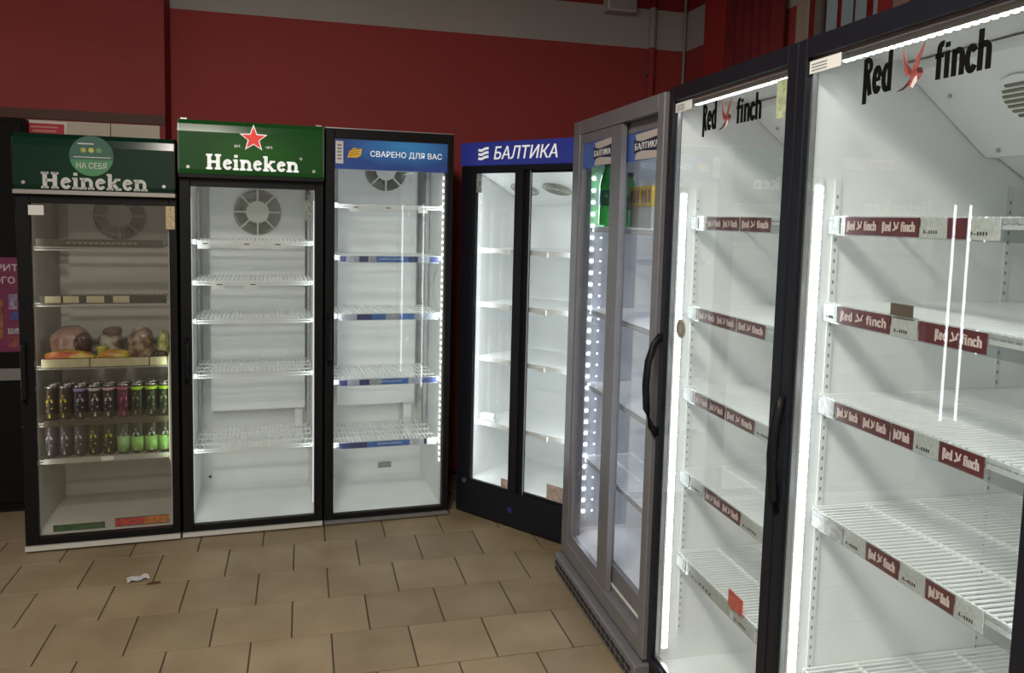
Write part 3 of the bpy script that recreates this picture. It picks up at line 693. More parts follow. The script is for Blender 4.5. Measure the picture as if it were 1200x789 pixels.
bxo('led_carrier', mat('perforated_carrier', (0.50, 0.52, 0.56), 0.35, metal=0.3), c5, 0.0455, 0.049, 0.03, 0.30, 0.22, 1.95)
bxo('sticker', mat('small_dark_sticker', (0.2, 0.2, 0.2), 0.6, noise=0.5, nscale=80), c5, 0.62, 0.66, 0.30, 0.33, 0.199, 0.2005)

# ================================================================ coolers 6 and 7 : tall black swing doors
def finch_bird(parent, x, y, z, s):
    RW = mat('finch_red', (0.30, 0.075, 0.065), 0.5, noise=0.25, nscale=120); DK = mat('finch_dark', (0.08, 0.02, 0.02), 0.5)
    def P(pts): return [(x+a*s, z+b*s) for a, b in pts]
    b = MB().prism_y(P([(-0.10, -0.28), (0.10, -0.38), (0.25, -0.22), (0.44, 0.0), (0.40, 0.12), (0.28, 0.16), (0.12, 0.10), (-0.05, -0.08)]), y-0.001, y).build('bird_body', RW, parent)
    MB().prism_y(P([(-0.05, -0.05), (-0.38, 0.78), (-0.34, 0.45), (-0.30, 0.20), (-0.2, -0.02), (0.10, 0.06)][::-1] + []), y-0.0014, y).build('bird_wing', RW, parent)
    MB().prism_y(P([(0.02, 0.05), (0.20, 0.12), (0.46, 0.80), (0.18, 0.46), (0.06, 0.2)]), y-0.0018, y).build('bird_wing', RW, parent)
    MB().prism_y(P([(-0.10, -0.28), (-0.02, -0.12), (-0.26, -0.30), (-0.56, -0.40), (-0.3, -0.38)]), y-0.0018, y).build('bird_tail', DK, parent)
    MB().prism_y(P([(0.0, -0.33), (0.10, -0.38), (0.25, -0.22), (0.22, -0.05), (0.12, -0.12)]), y-0.0020, y).build('bird_belly', mat('finch_white', (0.7, 0.66, 0.64), 0.5), parent)
    MB().prism_y(P([(0.24, 0.02), (0.44, 0.0), (0.40, 0.12), (0.28, 0.16), (0.2, 0.1)]), y-0.0022, y).build('bird_head', DK, parent)

LETTER = mat('black_vinyl_letter', (0.004, 0.004, 0.004), 0.7, spec=0.1)
STRIPTXT = 'Red finch'
def finch_strip(root, z0, z1, segs, x0, x1, y=0.078):
    s = bxo('price_strip', glass_mat('clear_strip_plastic', (0.88, 0.90, 0.90), 0.06), root, x0, x1, y-0.003, y, z0, z1)
    for a, b, kind in segs:
        m = {'r': REDCARD, 'g': TAG, 's': mat('scuffed_strip_insert', (0.30, 0.31, 0.31), 0.5, noise=0.4, nscale=70), 'R': REDCARD}[kind]
        bxo('label_card', m, s, a, b, y-0.0048, y-0.003, z0+0.003, z1-0.003)
        if kind == 'r':
            h = (z1-z0)*0.42; n = max(1, int(round((b-a)/0.12))); st_ = (b-a)/n
            for k in range(n):
                put('lettering', finch_logo(st_-0.020, h, PALERED), s, (a+k*st_+0.010, y-0.0050, z0+(z1-z0)*0.30))
        if kind == 'g':
            text(s, 'I-IIII', a+0.01, y-0.0054, z0+(z1-z0)*0.25, (b-a)*0.5, (z1-z0)*0.14, INK)
    return s

EVAP = [(0.27, 2.012), (0.512, 1.819), (0.553, 1.819), (0.628, 1.775), (0.72, 1.775), (0.72, 2.035), (0.27, 2.035)]
def tall_cooler(label, loc, rz, Wd, shelves, segs, watts, bow=0.048, hz0=0.92, hz1=1.26):
    c = thing('tall_display_cooler', label, 'cooler', loc, rot_z(rz))
    D = 0.77
    cabinet(c, Wd, D, 0.125, 2.028, 2.070, BLACK, LINER, inner=0.036, base_z=0.0)
    d = swing_door(c, Wd, 0.105, 2.076, 0.032, Wd-0.042, 0.135, 2.030, NAVYBLACK, GLASS, th=0.028)
    bxo('kick_panel', BLACKP, c, 0.0, Wd, 0.012, 0.03, 0.0, 0.10)
    # aluminium spacer just inside the glass edge
    MB().box(0.032, 0.040, 0.015, 0.028, 0.135, 2.030).box(0.032, Wd-0.042, 0.015, 0.028, 2.022, 2.030).box(0.032, Wd-0.042, 0.015, 0.028, 0.135, 0.144).build('glass_spacer', SILVER, d)
    # bow handle on the left stile
    pts = [(0.012, 0.0, hz0), (0.012, -bow*0.5, hz0+0.03), (0.012, -bow*0.88, hz0+0.09), (0.012, -bow, (hz0+hz1)/2), (0.012, -bow*0.88, hz1-0.09), (0.012, -bow*0.5, hz1-0.03), (0.012, 0.0, hz1)]
    MB().tube(pts, [0.012, 0.012, 0.013, 0.013, 0.013, 0.012, 0.012], 8).build('handle', BLACKP, d, smooth=True)
    put('lettering', condensed('Red', 0.077, 0.085, LETTER), d, (0.232, 0.0092, 1.914))
    put('lettering', condensed('finch', 0.066, 0.130, LETTER), d, (0.434, 0.0092, 1.915))
    finch_bird(d, 0.374, 0.0092, 1.936, 0.070)
    bxo('corner_label', WHITE, d, 0.034, 0.15, 0.0085, 0.0098, 1.993, 2.022)
    for k in range(3): bxo('corner_label_print', mat('sticker_print_grey', (0.25, 0.25, 0.28), 0.6), d, 0.042, 0.10, 0.0080, 0.0086, 1.998+0.007*k, 2.001+0.007*k)
    # inside
    ev = MB().prism_x(EVAP, 0.04, Wd-0.04).build('evaporator_cover', LINER, c)
    ang = math.atan2(0.193, 0.242)
    n = Vector((0, -math.sin(ang), -math.cos(ang)))
    fx, fy, fz = 0.30, 0.385, 1.917
    fb = MB().disc_xz(0, 0, -0.004, 0.085, 0.004, 28).build('fan_plate', LINER, ev, (fx, fy, fz)); fb.rotation_euler = (PI/2-ang, 0, 0)
    f2_ = MB()
    for k in range(9):
        zz = -0.06+0.015*k; ww = math.sqrt(max(0.0, 0.07**2-zz*zz)); f2_.box(-ww, ww, -0.007, -0.004, zz-0.0035, zz+0.0035)
    fs = f2_.build('fan_slots', mat('fan_slot_shadow', (0.16, 0.18, 0.12), 0.6), ev, (fx, fy, fz)); fs.rotation_euler = (PI/2-ang, 0, 0)
    for x, y, z in ((0.10, 0.34, 1.952), (0.10, 0.49, 1.832)):
        MB().lathe([(0.005, 0), (0.005, 0.003), (0, 0.003)], 8).build('screw', SILVER, ev, (x, y, z)).rotation_euler = (PI-ang, 0, 0)
    bxo('rear_duct', LINER, c, 0.10, Wd-0.10, 0.69, 0.728, 0.30, 1.775)
    # perforated shelf rails on the left wall
    hole = mat('rail_slot', (0.22, 0.23, 0.23), 0.6)
    for yy in (0.10, 0.60):
        rail = bxo('shelf_rail', mat('white_rail', (0.72, 0.74, 0.74), 0.35), c, 0.0362, 0.0392, yy-0.008, yy+0.008, 0.22, 1.75)
        h = MB()
        for k in range(58):
            z = 0.245+0.0257*k; h.box(0.0388, 0.0396, yy-0.0022, yy+0.0022, z-0.0042, z+0.0042)
        h.build('rail_slots', hole, rail)
    for k, z in enumerate(shelves):
        sh = wire_shelf(c, 0.042, Wd-0.042, 0.082, 0.68, z, 0.0165, bars=3)
        finch_strip(c, z-0.045, z+0.001, segs[k], 0.044, Wd-0.044)
    # LEDs: vertical strip inside the left stile and one along the top
    led_strip_v(c, 0.041, 0.047, 0.17, 1.735, '+x', 82, LEDSOFT, watts=watts, w=0.013, cw=0.010, chh=0.0072)
    led_strip_v(c, Wd-0.043, 0.047, 0.17, 1.735, '-x', 0, LEDSOFT, watts=watts*1.1, w=0.012)  # unseen right-stile strip added to soften the light on the left wall
    tp = bxo('top_led_strip', mat('led_profile', (0.7, 0.72, 0.72), 0.4), c, 0.10, Wd-0.07, 0.034, 0.054, 2.012, 2.024)
    ch = MB()
    for k in range(26):
        x = 0.12 + (Wd-0.21)*k/25; ch.box(x-0.005, x+0.005, 0.039, 0.049, 2.009, 2.012)
    ch.build('led_chips_and_ghosts', LED, tp)
    led_area(tp, (Wd/2, 0.046, 2.004), (math.radians(12), 0, 0), Wd-0.2, 0.006, watts*0.35)
    return c, d

seg6 = [[(0.05, 0.10, 's'), (0.16, 0.36, 'r'), (0.37, 0.53, 'r')],
        [(0.05, 0.12, 's'), (0.13, 0.37, 'r'), (0.38, 0.53, 'r')],
        [(0.05, 0.12, 's'), (0.13, 0.33, 'r'), (0.34, 0.5, 'r'), (0.51, 0.62, 'g')],
        [(0.05, 0.12, 's'), (0.13, 0.22, 'g'), (0.23, 0.45, 'r'), (0.46, 0.6, 'g')],
        [(0.05, 0.12, 's'), (0.16, 0.42, 'g'), (0.44, 0.56, 'g')]]
c6, dr6 = tall_cooler('tall black glass-door cooler with a red bird logo, directly right of the grey slider', (1.165, 2.427, 0), -91.7, 0.733, (1.660, 1.366, 1.092, 0.808, 0.516), seg6, 0.8)
seg7 = [[(0.05, 0.09, 's'), (0.11, 0.345, 'r'), (0.35, 0.42, 'g'), (0.422, 0.468, 'R'), (0.47, 0.545, 'g')],
        [(0.05, 0.10, 'g'), (0.105, 0.28, 'r'), (0.285, 0.36, 'g'), (0.365, 0.40, 'R'), (0.40, 0.535, 'r')],
        [(0.05, 0.11, 's'), (0.115, 0.30, 'r'), (0.305, 0.37, 'r'), (0.372, 0.44, 'g'), (0.442, 0.55, 'r')],
        [(0.05, 0.17, 's'), (0.175, 0.25, 'g'), (0.253, 0.355, 'r'), (0.36, 0.43, 'g'), (0.433, 0.505, 'r'), (0.51, 0.575, 'g')],
        [(0.05, 0.12, 's'), (0.13, 0.3, 'g'), (0.32, 0.45, 'r')]]
c7, dr7 = tall_cooler('tall black glass-door cooler with a red bird logo, nearest at the right edge', (1.1425, 1.689, 0), -91.7, 0.745, (1.663, 1.455, 1.229, 0.946, 0.525), seg7, 0.75, 0.022, 0.93, 1.22)
# small extras on the two tall coolers
pt = MB().disc_xz(0.143, 1.300, 0.0075, 0.030, 0.003, 24, sx=1.05).build('oval_badge', mat('badge_tan', (0.42, 0.40, 0.33), 0.4, metal=0.3), dr6)
MB().ring_xz(0.143, 1.300, 0.0060, 0.018, 0.022, 0.002, 20).build('badge_ring', mat('badge_dark', (0.2, 0.19, 0.16), 0.4), dr6)
bxo('sticker', mat('green_film_sticker', (0.42, 0.48, 0.30), 0.5, noise=0.35, nscale=45), dr6, 0.635, 0.678, 0.0085, 0.0096, 1.905, 2.0)
tg = bxo('shelf_talker', mat('red_talker', (0.6, 0.08, 0.06), 0.5, noise=0.3, nscale=60), c6, 0.42, 0.50, 0.066, 0.069, 0.517, 0.565)
bxo('shelf_talker', mat('brown_talker', (0.10, 0.07, 0.05), 0.5), c7, 0.288, 0.352, 0.066, 0.069, 1.457, 1.482)

# ================================================================ goods in the left cooler
def to_world(c, x, y, z):
    a = c.rotation_euler.z; return (c.location.x + math.cos(a)*x - math.sin(a)*y, c.location.y + math.sin(a)*x + math.cos(a)*y, z)
CAN_R, CAN_H = 0.0305, 0.168
def can_mesh(m):
    r = CAN_R
    return MB().lathe([(0, 0.003), (r*0.72, 0.0), (r*0.8, 0.002), (r, 0.010), (r, CAN_H-0.016), (r*0.93, CAN_H-0.008)], 16).mesh('can_body', m, True)
def can_lid_mesh(m):
    r = CAN_R
    return MB().lathe([(r*0.93, CAN_H-0.008), (r*0.86, CAN_H-0.001), (r*0.84, CAN_H), (r*0.80, CAN_H-0.002), (r*0.78, CAN_H-0.006), (0, CAN_H-0.006)], 16).mesh('can_lid', m, True)
def band_mesh(m, z0, z1):
    r = CAN_R+0.0004
    return MB().lathe([(r, z0), (r, z1)], 16).mesh('printed_band', m, True)
def mark_mesh(m):
    """zigzag print wrapped on the can front"""
    mb = MB(); r = CAN_R+0.0007
    def q(a, z): return (r*math.sin(a), -r*math.cos(a), z)
    def seg(a0, z0, a1, z1, w=0.0075):
        d = Vector(((a1-a0)*CAN_R, z1-z0)); n = Vector((-d.y, d.x)).normalized()*w/2; na = n.x/CAN_R
        mb.poly([q(a0+na, z0+n.y), q(a1+na, z1+n.y), q(a1-na, z1-n.y), q(a0-na, z0-n.y)])
    seg(-0.45, 0.050, 0.40, 0.062); seg(0.40, 0.062, -0.45, 0.078)
    seg(-0.40, 0.088, -0.30, 0.102); seg(-0.30, 0.102, 0.30, 0.104); seg(0.30, 0.104, 0.42, 0.090)
    seg(-0.12, 0.022, 0.12, 0.022, 0.012); seg(-0.1, 0.034, 0.1, 0.034, 0.004)
    seg(-0.15, 0.116, 0.15, 0.116, 0.003); seg(-0.15, 0.124, 0.15, 0.124, 0.003)
    return mb.mesh('printed_mark', m)
LIDM = mat('can_lid_metal', (0.45, 0.45, 0.44), 0.3, metal=0.8); LID_ME = can_lid_mesh(LIDM)
def canc(n, c): return mat('can_'+n, c, 0.38, metal=0.25)
KINDS = {
 'brown': ('dark brown can with a yellow mark', (0.035, 0.026, 0.018), (0.55, 0.42, 0.03), None),
 'violet': ('black can with a violet rim and pale mark', (0.020, 0.018, 0.028), (0.45, 0.42, 0.55), ((0.28, 0.22, 0.50), 0.140, 0.154)),
 'white': ('black can with a white rim and mark', (0.030, 0.022, 0.022), (0.6, 0.6, 0.58), ((0.5, 0.45, 0.44), 0.140, 0.154)),
 'rose': ('dark can with a pink rim and pale mark', (0.035, 0.025, 0.025), (0.55, 0.5, 0.47), ((0.55, 0.36, 0.36), 0.140, 0.154)),
 'maroon': ('maroon can with a pink mark', (0.10, 0.018, 0.040), (0.5, 0.10, 0.20), ((0.4, 0.12, 0.2), 0.142, 0.154)),
 'lime': ('black can with a lime green rim', (0.016, 0.028, 0.012), (0.18, 0.24, 0.12), ((0.38, 0.60, 0.04), 0.138, 0.154)),
 'grey': ('charcoal grey can with a white mark', (0.060, 0.056, 0.064), (0.45, 0.44, 0.46), None),
 'olive': ('black can with a yellow-green mark', (0.025, 0.032, 0.012), (0.45, 0.5, 0.04), None),
 'mint': ('can with a dark top and pale green lower half', (0.06, 0.085, 0.06), (0.2, 0.3, 0.18), ((0.24, 0.42, 0.17), 0.012, 0.090)),
 'green': ('black can with a bright green lower half', (0.022, 0.035, 0.022), (0.45, 0.5, 0.42), ((0.22, 0.46, 0.10), 0.012, 0.085)),
}
CM = {}
for k, (nm, c, mk, bnd) in KINDS.items():
    CM[k] = (can_mesh(canc(k, c)), mark_mesh(mat('mark_'+k, mk, 0.5)), band_mesh(mat('band_'+k, bnd[0], 0.4), bnd[1], bnd[2]) if bnd else None)
ORD = ['first', 'second', 'third', 'fourth', 'fifth', 'sixth', 'seventh', 'eighth', 'ninth']
def place_can(kind, x, y, z, label, group, detail=True):
    t = thing('drink_can', label, 'can', to_world(c1, x, y, z), rot_z(2.4 + random.uniform(-14, 14)), group)
    put('can_body', CM[kind][0], t); put('can_lid', LID_ME, t)
    if detail:
        put('printed_mark', CM[kind][1], t)
        if CM[kind][2]: put('printed_band', CM[kind][2], t)
UP = ['brown', 'brown', 'violet', 'white', 'rose', 'maroon', 'lime', 'lime', 'lime']
LO = ['grey', 'grey', 'grey', 'olive', 'olive', 'mint', 'green', 'green', 'green']
XS = [0.094+0.0635*k for k in range(9)]
for k in range(9):
    place_can(UP[k], XS[k], 0.122, 0.6095, '%s, %s in upper can row' % (KINDS[UP[k]][0], ORD[k]), 'front cans on the upper can shelf')
    place_can(UP[k], XS[k]+0.004, 0.190, 0.6095, 'can half hidden behind the %s can of the upper can row' % ORD[k], 'back cans on the upper can shelf', False)
    place_can(LO[k], XS[k], 0.122, 0.4275, '%s, %s in lower can row' % (KINDS[LO[k]][0], ORD[k]), 'front cans on the lower can shelf')

def lump(name, m, rx, ry, rz, seed, amp=0.10, sub=4, flat=True, freq=2.4, box=0.72, crinkle=0.035):
    bm = bmesh.new(); bmesh.ops.create_icosphere(bm, subdivisions=sub, radius=1.0)
    rnd = random.Random(seed); ph = [(Vector((rnd.uniform(-1, 1), rnd.uniform(-1, 1), rnd.uniform(-1, 1))).normalized()*freq*rnd.uniform(0.6, 2.2), rnd.uniform(0, 6)) for _ in range(9)]
    for v in bm.verts:
        d = sum(math.sin(v.co.dot(a)*1.7+p) for a, p in ph)/3.0
        q = sum(abs(math.sin(v.co.dot(a)*5.3+2*p)) for a, p in ph[:5])/5.0-0.6
        u = Vector([math.copysign(abs(t)**box, t) for t in v.co])
        c = u*(1+amp*d+crinkle*4*q)
        z = c.z
        if flat and z < -0.62: z = -0.62
        v.co = (c.x*rx, c.y*ry, (z+0.62)*rz)
    me = bpy.data.meshes.new(name); bm.to_mesh(me); bm.free(); me.materials.append(m)
    me.polygons.foreach_set('use_smooth', [True]*len(me.polygons))
    return me
def bagmat(name, a, b, sc):
    m = mat(name, a, 0.38, coat=0.25)
    nt = m.node_tree; bs = nt.nodes['Principled BSDF']; tc = nt.nodes.new('ShaderNodeTexCoord'); n = nt.nodes.new('ShaderNodeTexNoise'); n.inputs['Scale'].default_value = sc; n.inputs['Detail'].default_value = 3
    r = nt.nodes.new('ShaderNodeValToRGB'); r.color_ramp.elements[0].position = 0.42; r.color_ramp.elements[1].position = 0.6; r.color_ramp.elements[0].color = (*a, 1); r.color_ramp.elements[1].color = (*b, 1)
    nt.links.new(tc.outputs['Object'], n.inputs['Vector']); nt.links.new(n.outputs['Fac'], r.inputs[0]); nt.links.new(r.outputs[0], bs.inputs['Base Color'])
    return m
ZB = 0.8875
def good(name, me, x, y, z, label, cat, rz=0.0):
    o = put(name, me, None, to_world(c1, x, y, z), (0, 0, rot_z(2.4)+rz)); return tag(o, label, cat)
b1 = thing('bagged_loaf', 'large bagged round loaf with a dark brown end, left on the bread shelf', 'bread', to_world(c1, 0.158, 0.255, ZB), rot_z(2.4))
put('loaf_bag', lump('loaf_bag', bagmat('bread_bag_pink', (0.26, 0.13, 0.10), (0.40, 0.29, 0.22), 12), 0.086, 0.075, 0.098, 3, 0.07), b1)
put('dark_crust', lump('dark_crust', mat('dark_crust', (0.07, 0.035, 0.03), 0.35, coat=0.5), 0.034, 0.04, 0.055, 8, 0.1), b1, (0.066, -0.05, 0.045))
b2 = thing('bagged_pastry', 'clear bag of brown topped pastries in the middle of the bread shelf', 'bread', to_world(c1, 0.335, 0.275, ZB), rot_z(2.4))
put('pastry_bag', lump('pastry_bag', bagmat('pastry_bag_clear', (0.20, 0.13, 0.09), (0.46, 0.42, 0.34), 22), 0.056, 0.062, 0.082, 11, 0.07), b2)
put('pastry_top', lump('pastry_top', mat('pastry_brown', (0.13, 0.065, 0.045), 0.35, coat=0.5, noise=0.3, nscale=60), 0.045, 0.04, 0.022, 5, 0.14), b2, (0.015, -0.02, 0.118))
b3 = thing('bagged_buns', 'bag of brown crusted buns on the right of the bread shelf', 'bread', to_world(c1, 0.478, 0.245, ZB), rot_z(2.4))
put('bun_bag', lump('bun_bag', bagmat('bun_bag', (0.16, 0.075, 0.05), (0.40, 0.31, 0.22), 26), 0.060, 0.068, 0.092, 21, 0.07), b3)
put('bag_knot', lump('bag_knot', bagmat('bag_knot_film', (0.42, 0.37, 0.31), (0.55, 0.5, 0.43), 30), 0.018, 0.018, 0.02, 4, 0.2), b3, (0.0, -0.01, 0.125))
b4 = thing('wrapped_roll', 'roll in a shiny yellow-green wrapper at the right end of the bread shelf', 'bread', to_world(c1, 0.592, 0.200, ZB), rot_z(2.4))
put('wrapper', lump('wrapper', bagmat('lime_wrapper', (0.30, 0.36, 0.08), (0.60, 0.62, 0.30), 30), 0.027, 0.05, 0.085, 31, 0.06), b4)
put('roll_end', lump('roll_end', mat('roll_crust', (0.08, 0.05, 0.03), 0.5), 0.026, 0.02, 0.028, 33, 0.1), b4, (-0.004, -0.055, 0.0))
def pack(x0, x1, label, c_a, c_b, nm, seed):
    o = thing('flat_snack_pack', label, 'snack pack', to_world(c1, (x0+x1)/2, 0.128, ZB), rot_z(2.4))
    put('pouch', lump('pouch', bagmat(nm, c_a, c_b, 16), (x1-x0)/2, 0.032, 0.036, seed, 0.05), o)
    MB().box(-(x1-x0)/2+0.02, (x1-x0)/2-0.03, -0.0355, -0.031, 0.012, 0.024).build('pouch_print', mat(nm+'_print', (0.55, 0.30, 0.22), 0.5), o)
pack(0.072, 0.290, 'flat red and yellow snack pack lying at the front left of the bread shelf', (0.50, 0.10, 0.05), (0.62, 0.45, 0.05), 'pack_red_yellow', 41)
pack(0.296, 0.452, 'flat orange-yellow snack pack lying at the front middle of the bread shelf', (0.52, 0.24, 0.04), (0.62, 0.50, 0.06), 'pack_orange_yellow', 43)
tb = thing('small_yellow_tub', 'small bright yellow tub in front of the clear pastry bag', 'tub', to_world(c1, 0.312, 0.178, ZB), rot_z(2.4))
MB().lathe([(0, 0), (0.019, 0), (0.023, 0.062), (0.0, 0.062)], 14).build('tub', mat('tub_yellow', (0.52, 0.50, 0.05), 0.4), tb, smooth=False)
MB().lathe([(0, 0.062), (0.0245, 0.062), (0.0245, 0.068), (0, 0.07)], 14).build('tub_lid', mat('tub_lid_yellow', (0.62, 0.58, 0.12), 0.4), tb)

# ================================================================ goods in the grey slider
def bottle(x, y, z, label, h, c):
    t = thing('plastic_bottle', label, 'bottle', to_world(c5, x, y, z), 0)
    r = 0.034
    MB().lathe([(0, 0.004), (r*0.8, 0), (r, 0.012), (r, 0.07), (r*0.94, 0.085), (r*0.94, 0.13), (r, 0.145), (r, h*0.66), (r*0.75, h*0.78), (0.014, h*0.90), (0.0135, h*0.94), (0, h*0.94)], 18).build('bottle_body', mat('green_pet_'+c, (0.03, 0.50, 0.07) if c == 'a' else (0.05, 0.34, 0.08), 0.12, coat=0.5), t, smooth=True)
    MB().lathe([(r*1.02, h*0.32), (r*1.02, h*0.56)], 18).build('bottle_label', mat('bottle_label_'+c, (0.015, 0.10, 0.05), 0.4), t, smooth=True)
    MB().lathe([(0.0165, h*0.93), (0.0165, h), (0, h)], 14).build('bottle_cap', mat('bottle_cap_dark', (0.03, 0.05, 0.04), 0.4), t)
bottle(0.115, 0.125, 1.612, 'bright green plastic bottle behind the left grey sliding door', 0.285, 'a')
bottle(0.345, 0.135, 1.612, 'dark green plastic bottle behind the right grey sliding door', 0.225, 'b')
YEL = mat('yellow_carton', (0.72, 0.52, 0.02), 0.5, noise=0.3, nscale=50)
for k in range(2):
    t = thing('yellow_carton', ['yellow carton next to the dark green bottle on the top shelf', 'yellow carton nearest the right stile on the top shelf'][k], 'carton', to_world(c5, 0.425+0.112*k, 0.16, 1.612), rot_z(-91))
    bxo('carton_base', mat('carton_clear_base', (0.45, 0.48, 0.46), 0.3), t, -0.052, 0.052, -0.03, 0.03, 0.0, 0.085, ch=0.003)
    bxo('carton_sleeve', YEL, t, -0.054, 0.054, -0.032, 0.032, 0.085, 0.165, ch=0.003)
    for j in range(3): bxo('carton_print', mat('carton_print_brown', (0.25, 0.12, 0.02), 0.5), t, -0.045+0.032*j, -0.022+0.032*j, -0.0335, -0.032, 0.10, 0.15)

# crumpled white tissue on the corner cooler shelf
tag(put('crumpled_tissue', lump('crumpled_tissue', mat('tissue', (0.85, 0.86, 0.86), 0.7), 0.055, 0.03, 0.022, 77, 0.3, 3), None, to_world(c4, 0.115, 0.14, 0.5115), (0, 0, rot_z(-53))), 'crumpled white tissue on the lowest shelf of the blue-headed corner cooler', 'tissue')

# ================================================================ left edge: black cabinet with a poster, wall notice
cb = thing('black_cabinet', 'black cabinet with a purple poster at the far left edge', 'cabinet', (-2.35, 4.639, 0), 0)
DKC = mat('black_cabinet_paint', (0.005, 0.0045, 0.005), 0.55, spec=0.15)
bxo('cabinet_body', DKC, cb, 0.0, 0.96, 0.02, 0.098, 0.02, 2.09, ch=0.005)
bxo('cabinet_door', DKC, cb, 0.01, 0.95, 0.0, 0.018, 0.06, 2.07, ch=0.003)
bxo('cabinet_base', BLACKP, cb, 0.02, 0.94, 0.03, 0.095, 0.0, 0.02)
PUR = mat('purple_poster', (0.16, 0.018, 0.075), 0.45, noise=0.25, nscale=8)
po = bxo('poster', PUR, cb, 0.62, 0.925, -0.003, 0.0, 0.875, 1.371); lab(po, 'purple poster with white lettering')
PT = mat('poster_white', (0.55, 0.5, 0.55), 0.5)
text(po, 'РИТ', 0.815, -0.0036, 1.300, 0.10, 0.036, PT, bold=0.015); text(po, 'ОГО', 0.80, -0.0036, 1.235, 0.10, 0.036, PT, bold=0.015)
for k, (x, z, w, h, c) in enumerate(((0.868, 1.10, 0.04, 0.08, (0.25, 0.2, 0.3)), (0.872, 1.045, 0.045, 0.04, (0.05, 0.05, 0.2)), (0.86, 0.97, 0.06, 0.03, (0.3, 0.28, 0.3)), (0.862, 0.90, 0.055, 0.06, (0.22, 0.05, 0.06)), (0.81, 0.95, 0.03, 0.20, (0.22, 0.09, 0.03)))):
    bxo('poster_picture', mat('poster_pic_%d' % k, c, 0.5, noise=0.6, nscale=60), po, x, x+w, -0.0046, -0.003, z, z+h)
bxo('cabinet_rail', mat('dull_grey_rail', (0.20, 0.19, 0.19), 0.5), cb, 0.62, 0.93, -0.014, 0.0, 0.724, 0.787, ch=0.003)
# two unseen lit tubes added so their lines mirror in the nearest door
for xx in (0.55, 0.43):
    tz = bxo('unseen_tube_carrier', GREYD, cb, xx-0.012, xx+0.012, -0.012, 0.0, 0.28, 1.82)
    MB().tube([(xx, -0.018, 0.31), (xx, -0.018, 1.80)], 0.006, 8).build('unseen_led_tube', LED, tz)
# red notice above
nt_ = thing('wall_notice', 'small red notice with a white border on the wall above the dim cooler', 'sign', (-1.318, 4.74-0.010, 1.968), 0)
bxo('notice_border', WHITE, nt_, -0.108, 0.108, -0.004, 0.0, 0.0, 0.12)
bxo('notice_face', mat('notice_red', (0.55, 0.03, 0.05), 0.5), nt_, -0.094, 0.094, -0.006, -0.004, 0.010, 0.108)
for k in range(3): bxo('notice_print', mat('notice_pale', (0.6, 0.3, 0.3), 0.5), nt_, -0.065+0.01*k, 0.065-0.01*k, -0.007, -0.006, 0.085-0.02*k, 0.093-0.02*k)

# ================================================================ right corner: pipes, vent box, red blinds
pp = thing('heating_pipe', 'grey painted vertical pipe on the back wall near the corner', 'pipe', (2.22, YB-0.035, 0), 0)
MB().tube([(0, 0, 0), (0, 0, ZC)], 0.022, 12).build('pipe', PAINT, pp, smooth=True)
for z in (0.6, 2.6): bxo('pipe_bracket', GREYM, pp, -0.03, 0.03, 0.0, 0.035, z, z+0.025)
pq = thing('corner_conduit', 'thin pale conduit running up the wall corner', 'conduit', (XR-0.02, YB-0.02, 0), 0)
MB().tube([(0, 0, 0), (0, 0, ZC)], 0.010, 8).build('conduit', mat('conduit_grey', (0.34, 0.32, 0.30), 0.5), pq)
vb = thing('white_wall_box', 'small white box mounted high on the back wall', 'vent box', (1.98, YB, 2.976), 0)
bxo('box_body', mat('box_white', (0.60, 0.58, 0.55), 0.5), vb, -0.10, 0.10, -0.09, 0.0, 0.0, 0.17, ch=0.006)
bxo('box_face', mat('box_face', (0.42, 0.41, 0.39), 0.5), vb, -0.085, 0.085, -0.093, -0.089, 0.015, 0.155)
# red curtain panels between the column and the window
CURT = mat('dark_red_fabric', (0.20, 0.018, 0.022), 0.75, noise=0.15, nscale=8)
cu_ = thing('red_curtain', 'dark red gathered curtain between the red column and the window', 'curtain', (XR-0.06, 3.70, 0), 0)
prof = []
N = 48
for k in range(N+1):
    yy = 0.03 + 0.56*k/N; prof.append((0.025*math.sin(k*2*PI/8.0)+0.006*math.sin(k*1.7), yy))
cm_ = MB()
a = [cm_.bm.verts.new((x, y, 1.0)) for x, y in prof]; b = [cm_.bm.verts.new((x, y, 3.2)) for x, y in prof]
a2 = [cm_.bm.verts.new((x+0.004, y, 1.0)) for x, y in prof]; b2_ = [cm_.bm.verts.new((x+0.004, y, 3.2)) for x, y in prof]
for k in range(N):
    cm_.bm.faces.new((a[k], a[k+1], b[k+1], b[k])); cm_.bm.faces.new((a2[k+1], a2[k], b2_[k], b2_[k+1]))
    cm_.bm.faces.new((a[k+1], a[k], a2[k], a2[k+1])); cm_.bm.faces.new((b[k], b[k+1], b2_[k+1], b2_[k]))
for k in (0, N): cm_.bm.faces.new((a[k], b[k], b2_[k], a2[k]))
cm_.build('curtain_cloth', CURT, cu_, smooth=True)
MB().tube([(0, 0.0, 3.215), (0, 0.60, 3.215)], 0.012, 8).build('curtain_rod', GREYD, cu_)
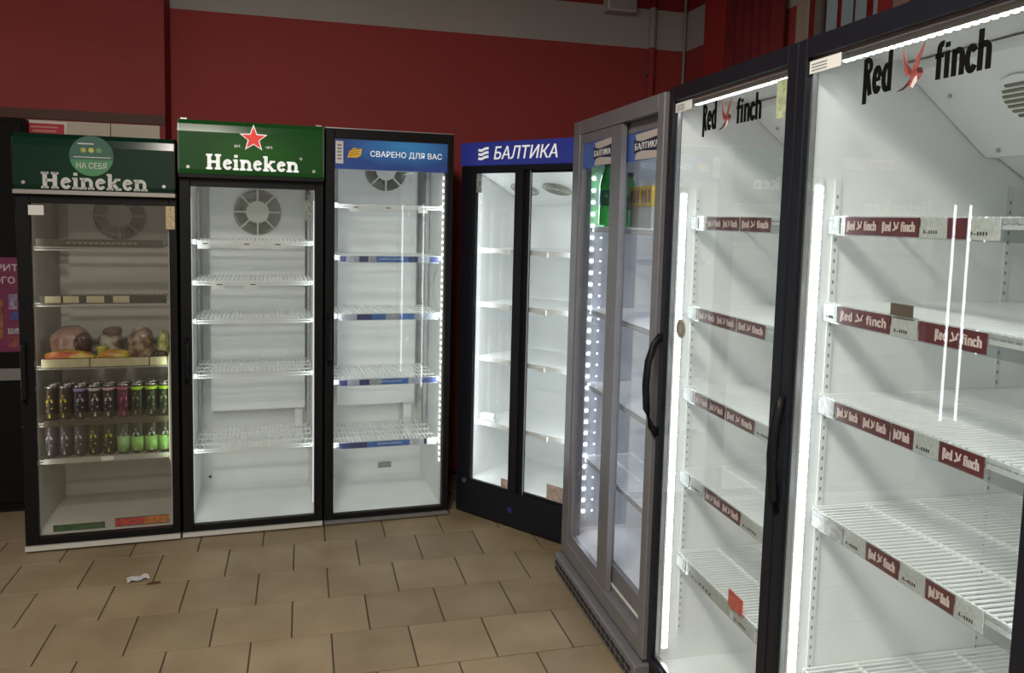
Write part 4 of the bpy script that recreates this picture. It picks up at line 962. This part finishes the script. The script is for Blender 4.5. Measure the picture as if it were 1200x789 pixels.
# vertical blind with red slats
vbld = thing('vertical_blind', 'vertical blind of dark red slats hanging in the window above the tall coolers', 'blind', (XR-0.05, 0.6, 0), 0)
bxo('blind_rail', GREYD, vbld, -0.02, 0.02, 0.0, 2.96, 3.06, 3.10)
slm = [MB().box(-0.0015, 0.0015, -0.045, 0.045, 1.15, 3.06).mesh('blind_slat', mm) for mm in (mat('slat_red', (0.30, 0.022, 0.022), 0.6), mat('slat_dark', (0.10, 0.03, 0.028), 0.6), mat('slat_pale', (0.30, 0.20, 0.16), 0.6))]
yy = 2.90; k = 0
pat = [0, 1, 0, 1, 0, 0, 2, 0, 1, 0]
while yy > 0.08:
    put('blind_slat', slm[pat[k % len(pat)]], vbld, (0, yy, 0), (0, 0, math.radians((-20, -30, -26, -33, -22)[k] if k < 5 else 12)))
    yy -= 0.105 if k < 5 else 0.095; k += 1

# ================================================================ litter on the floor
pa = thing('paper_scrap', 'small torn scrap of white paper on the floor tiles', 'litter', (-0.705, 3.685, 0), 0.3)
m_ = MB(); g = [[m_.bm.verts.new((-0.045+0.018*i+0.004*math.sin(3*j), -0.025+0.016*j+0.006*math.sin(2*i), 0.003+0.007*abs(math.sin(1.9*i+2.3*j)))) for i in range(6)] for j in range(4)]
for j in range(3):
    for i in range(5): m_.bm.faces.new((g[j][i], g[j][i+1], g[j+1][i+1], g[j+1][i]))
m_.build('paper', mat('dirty_paper', (0.55, 0.54, 0.56), 0.7), pa)
lf_ = thing('dry_leaf', 'small dry brown leaf beside the paper scrap on the floor', 'litter', (-0.63, 3.628, 0), 0.1)
MB().prism_y([(-0.028, 0.002), (-0.01, 0.007), (0.012, 0.006), (0.028, 0.003), (0.012, 0.003), (-0.01, 0.004)], -0.008, 0.008).build('leaf', mat('leaf_brown', (0.10, 0.05, 0.02), 0.7), lf_)

# ================================================================ ceiling luminaires (behind and above the viewer)
def luminaire(x, y, label):
    t = thing('ceiling_luminaire', label, 'lamp', (x, y, ZC-0.001), 0, 'ceiling luminaires')
    MB().box(-0.30, 0.30, -0.30, 0.30, -0.012, 0.0).box(-0.30, -0.285, -0.30, 0.30, -0.08, 0.0).box(0.285, 0.30, -0.30, 0.30, -0.08, 0.0).box(-0.285, 0.285, -0.30, -0.285, -0.08, 0.0).box(-0.285, 0.285, 0.285, 0.30, -0.08, 0.0).build('housing', WHITEINK, t)
    for k in range(4): MB().tube([(-0.26, -0.21+0.14*k, -0.035), (0.26, -0.21+0.14*k, -0.035)], 0.013, 8).build('lamp_tube', emit_mat('fluorescent_tube', (1.0, 0.95, 0.86), 3.0), t)
    for k in range(9): bxo('louvre_blade', SILVER, t, -0.24+0.06*k-0.001, -0.24+0.06*k+0.001, -0.285, 0.285, -0.078, -0.052)
    l = bpy.data.lights.new('lamp_light', 'AREA'); l.shape = 'SQUARE'; l.size = 0.56; l.energy = ROOM_LIGHT; l.color = (1.0, 0.93, 0.82)
    o = bpy.data.objects.new('lamp_light', l); COL.objects.link(o); o.parent = t; o.location = (0, 0, -0.085)
luminaire(-0.6, 0.9, 'square louvred ceiling luminaire overhead, the one nearer the coolers')
luminaire(-0.7, -1.4, 'square louvred ceiling luminaire overhead, behind the viewer')
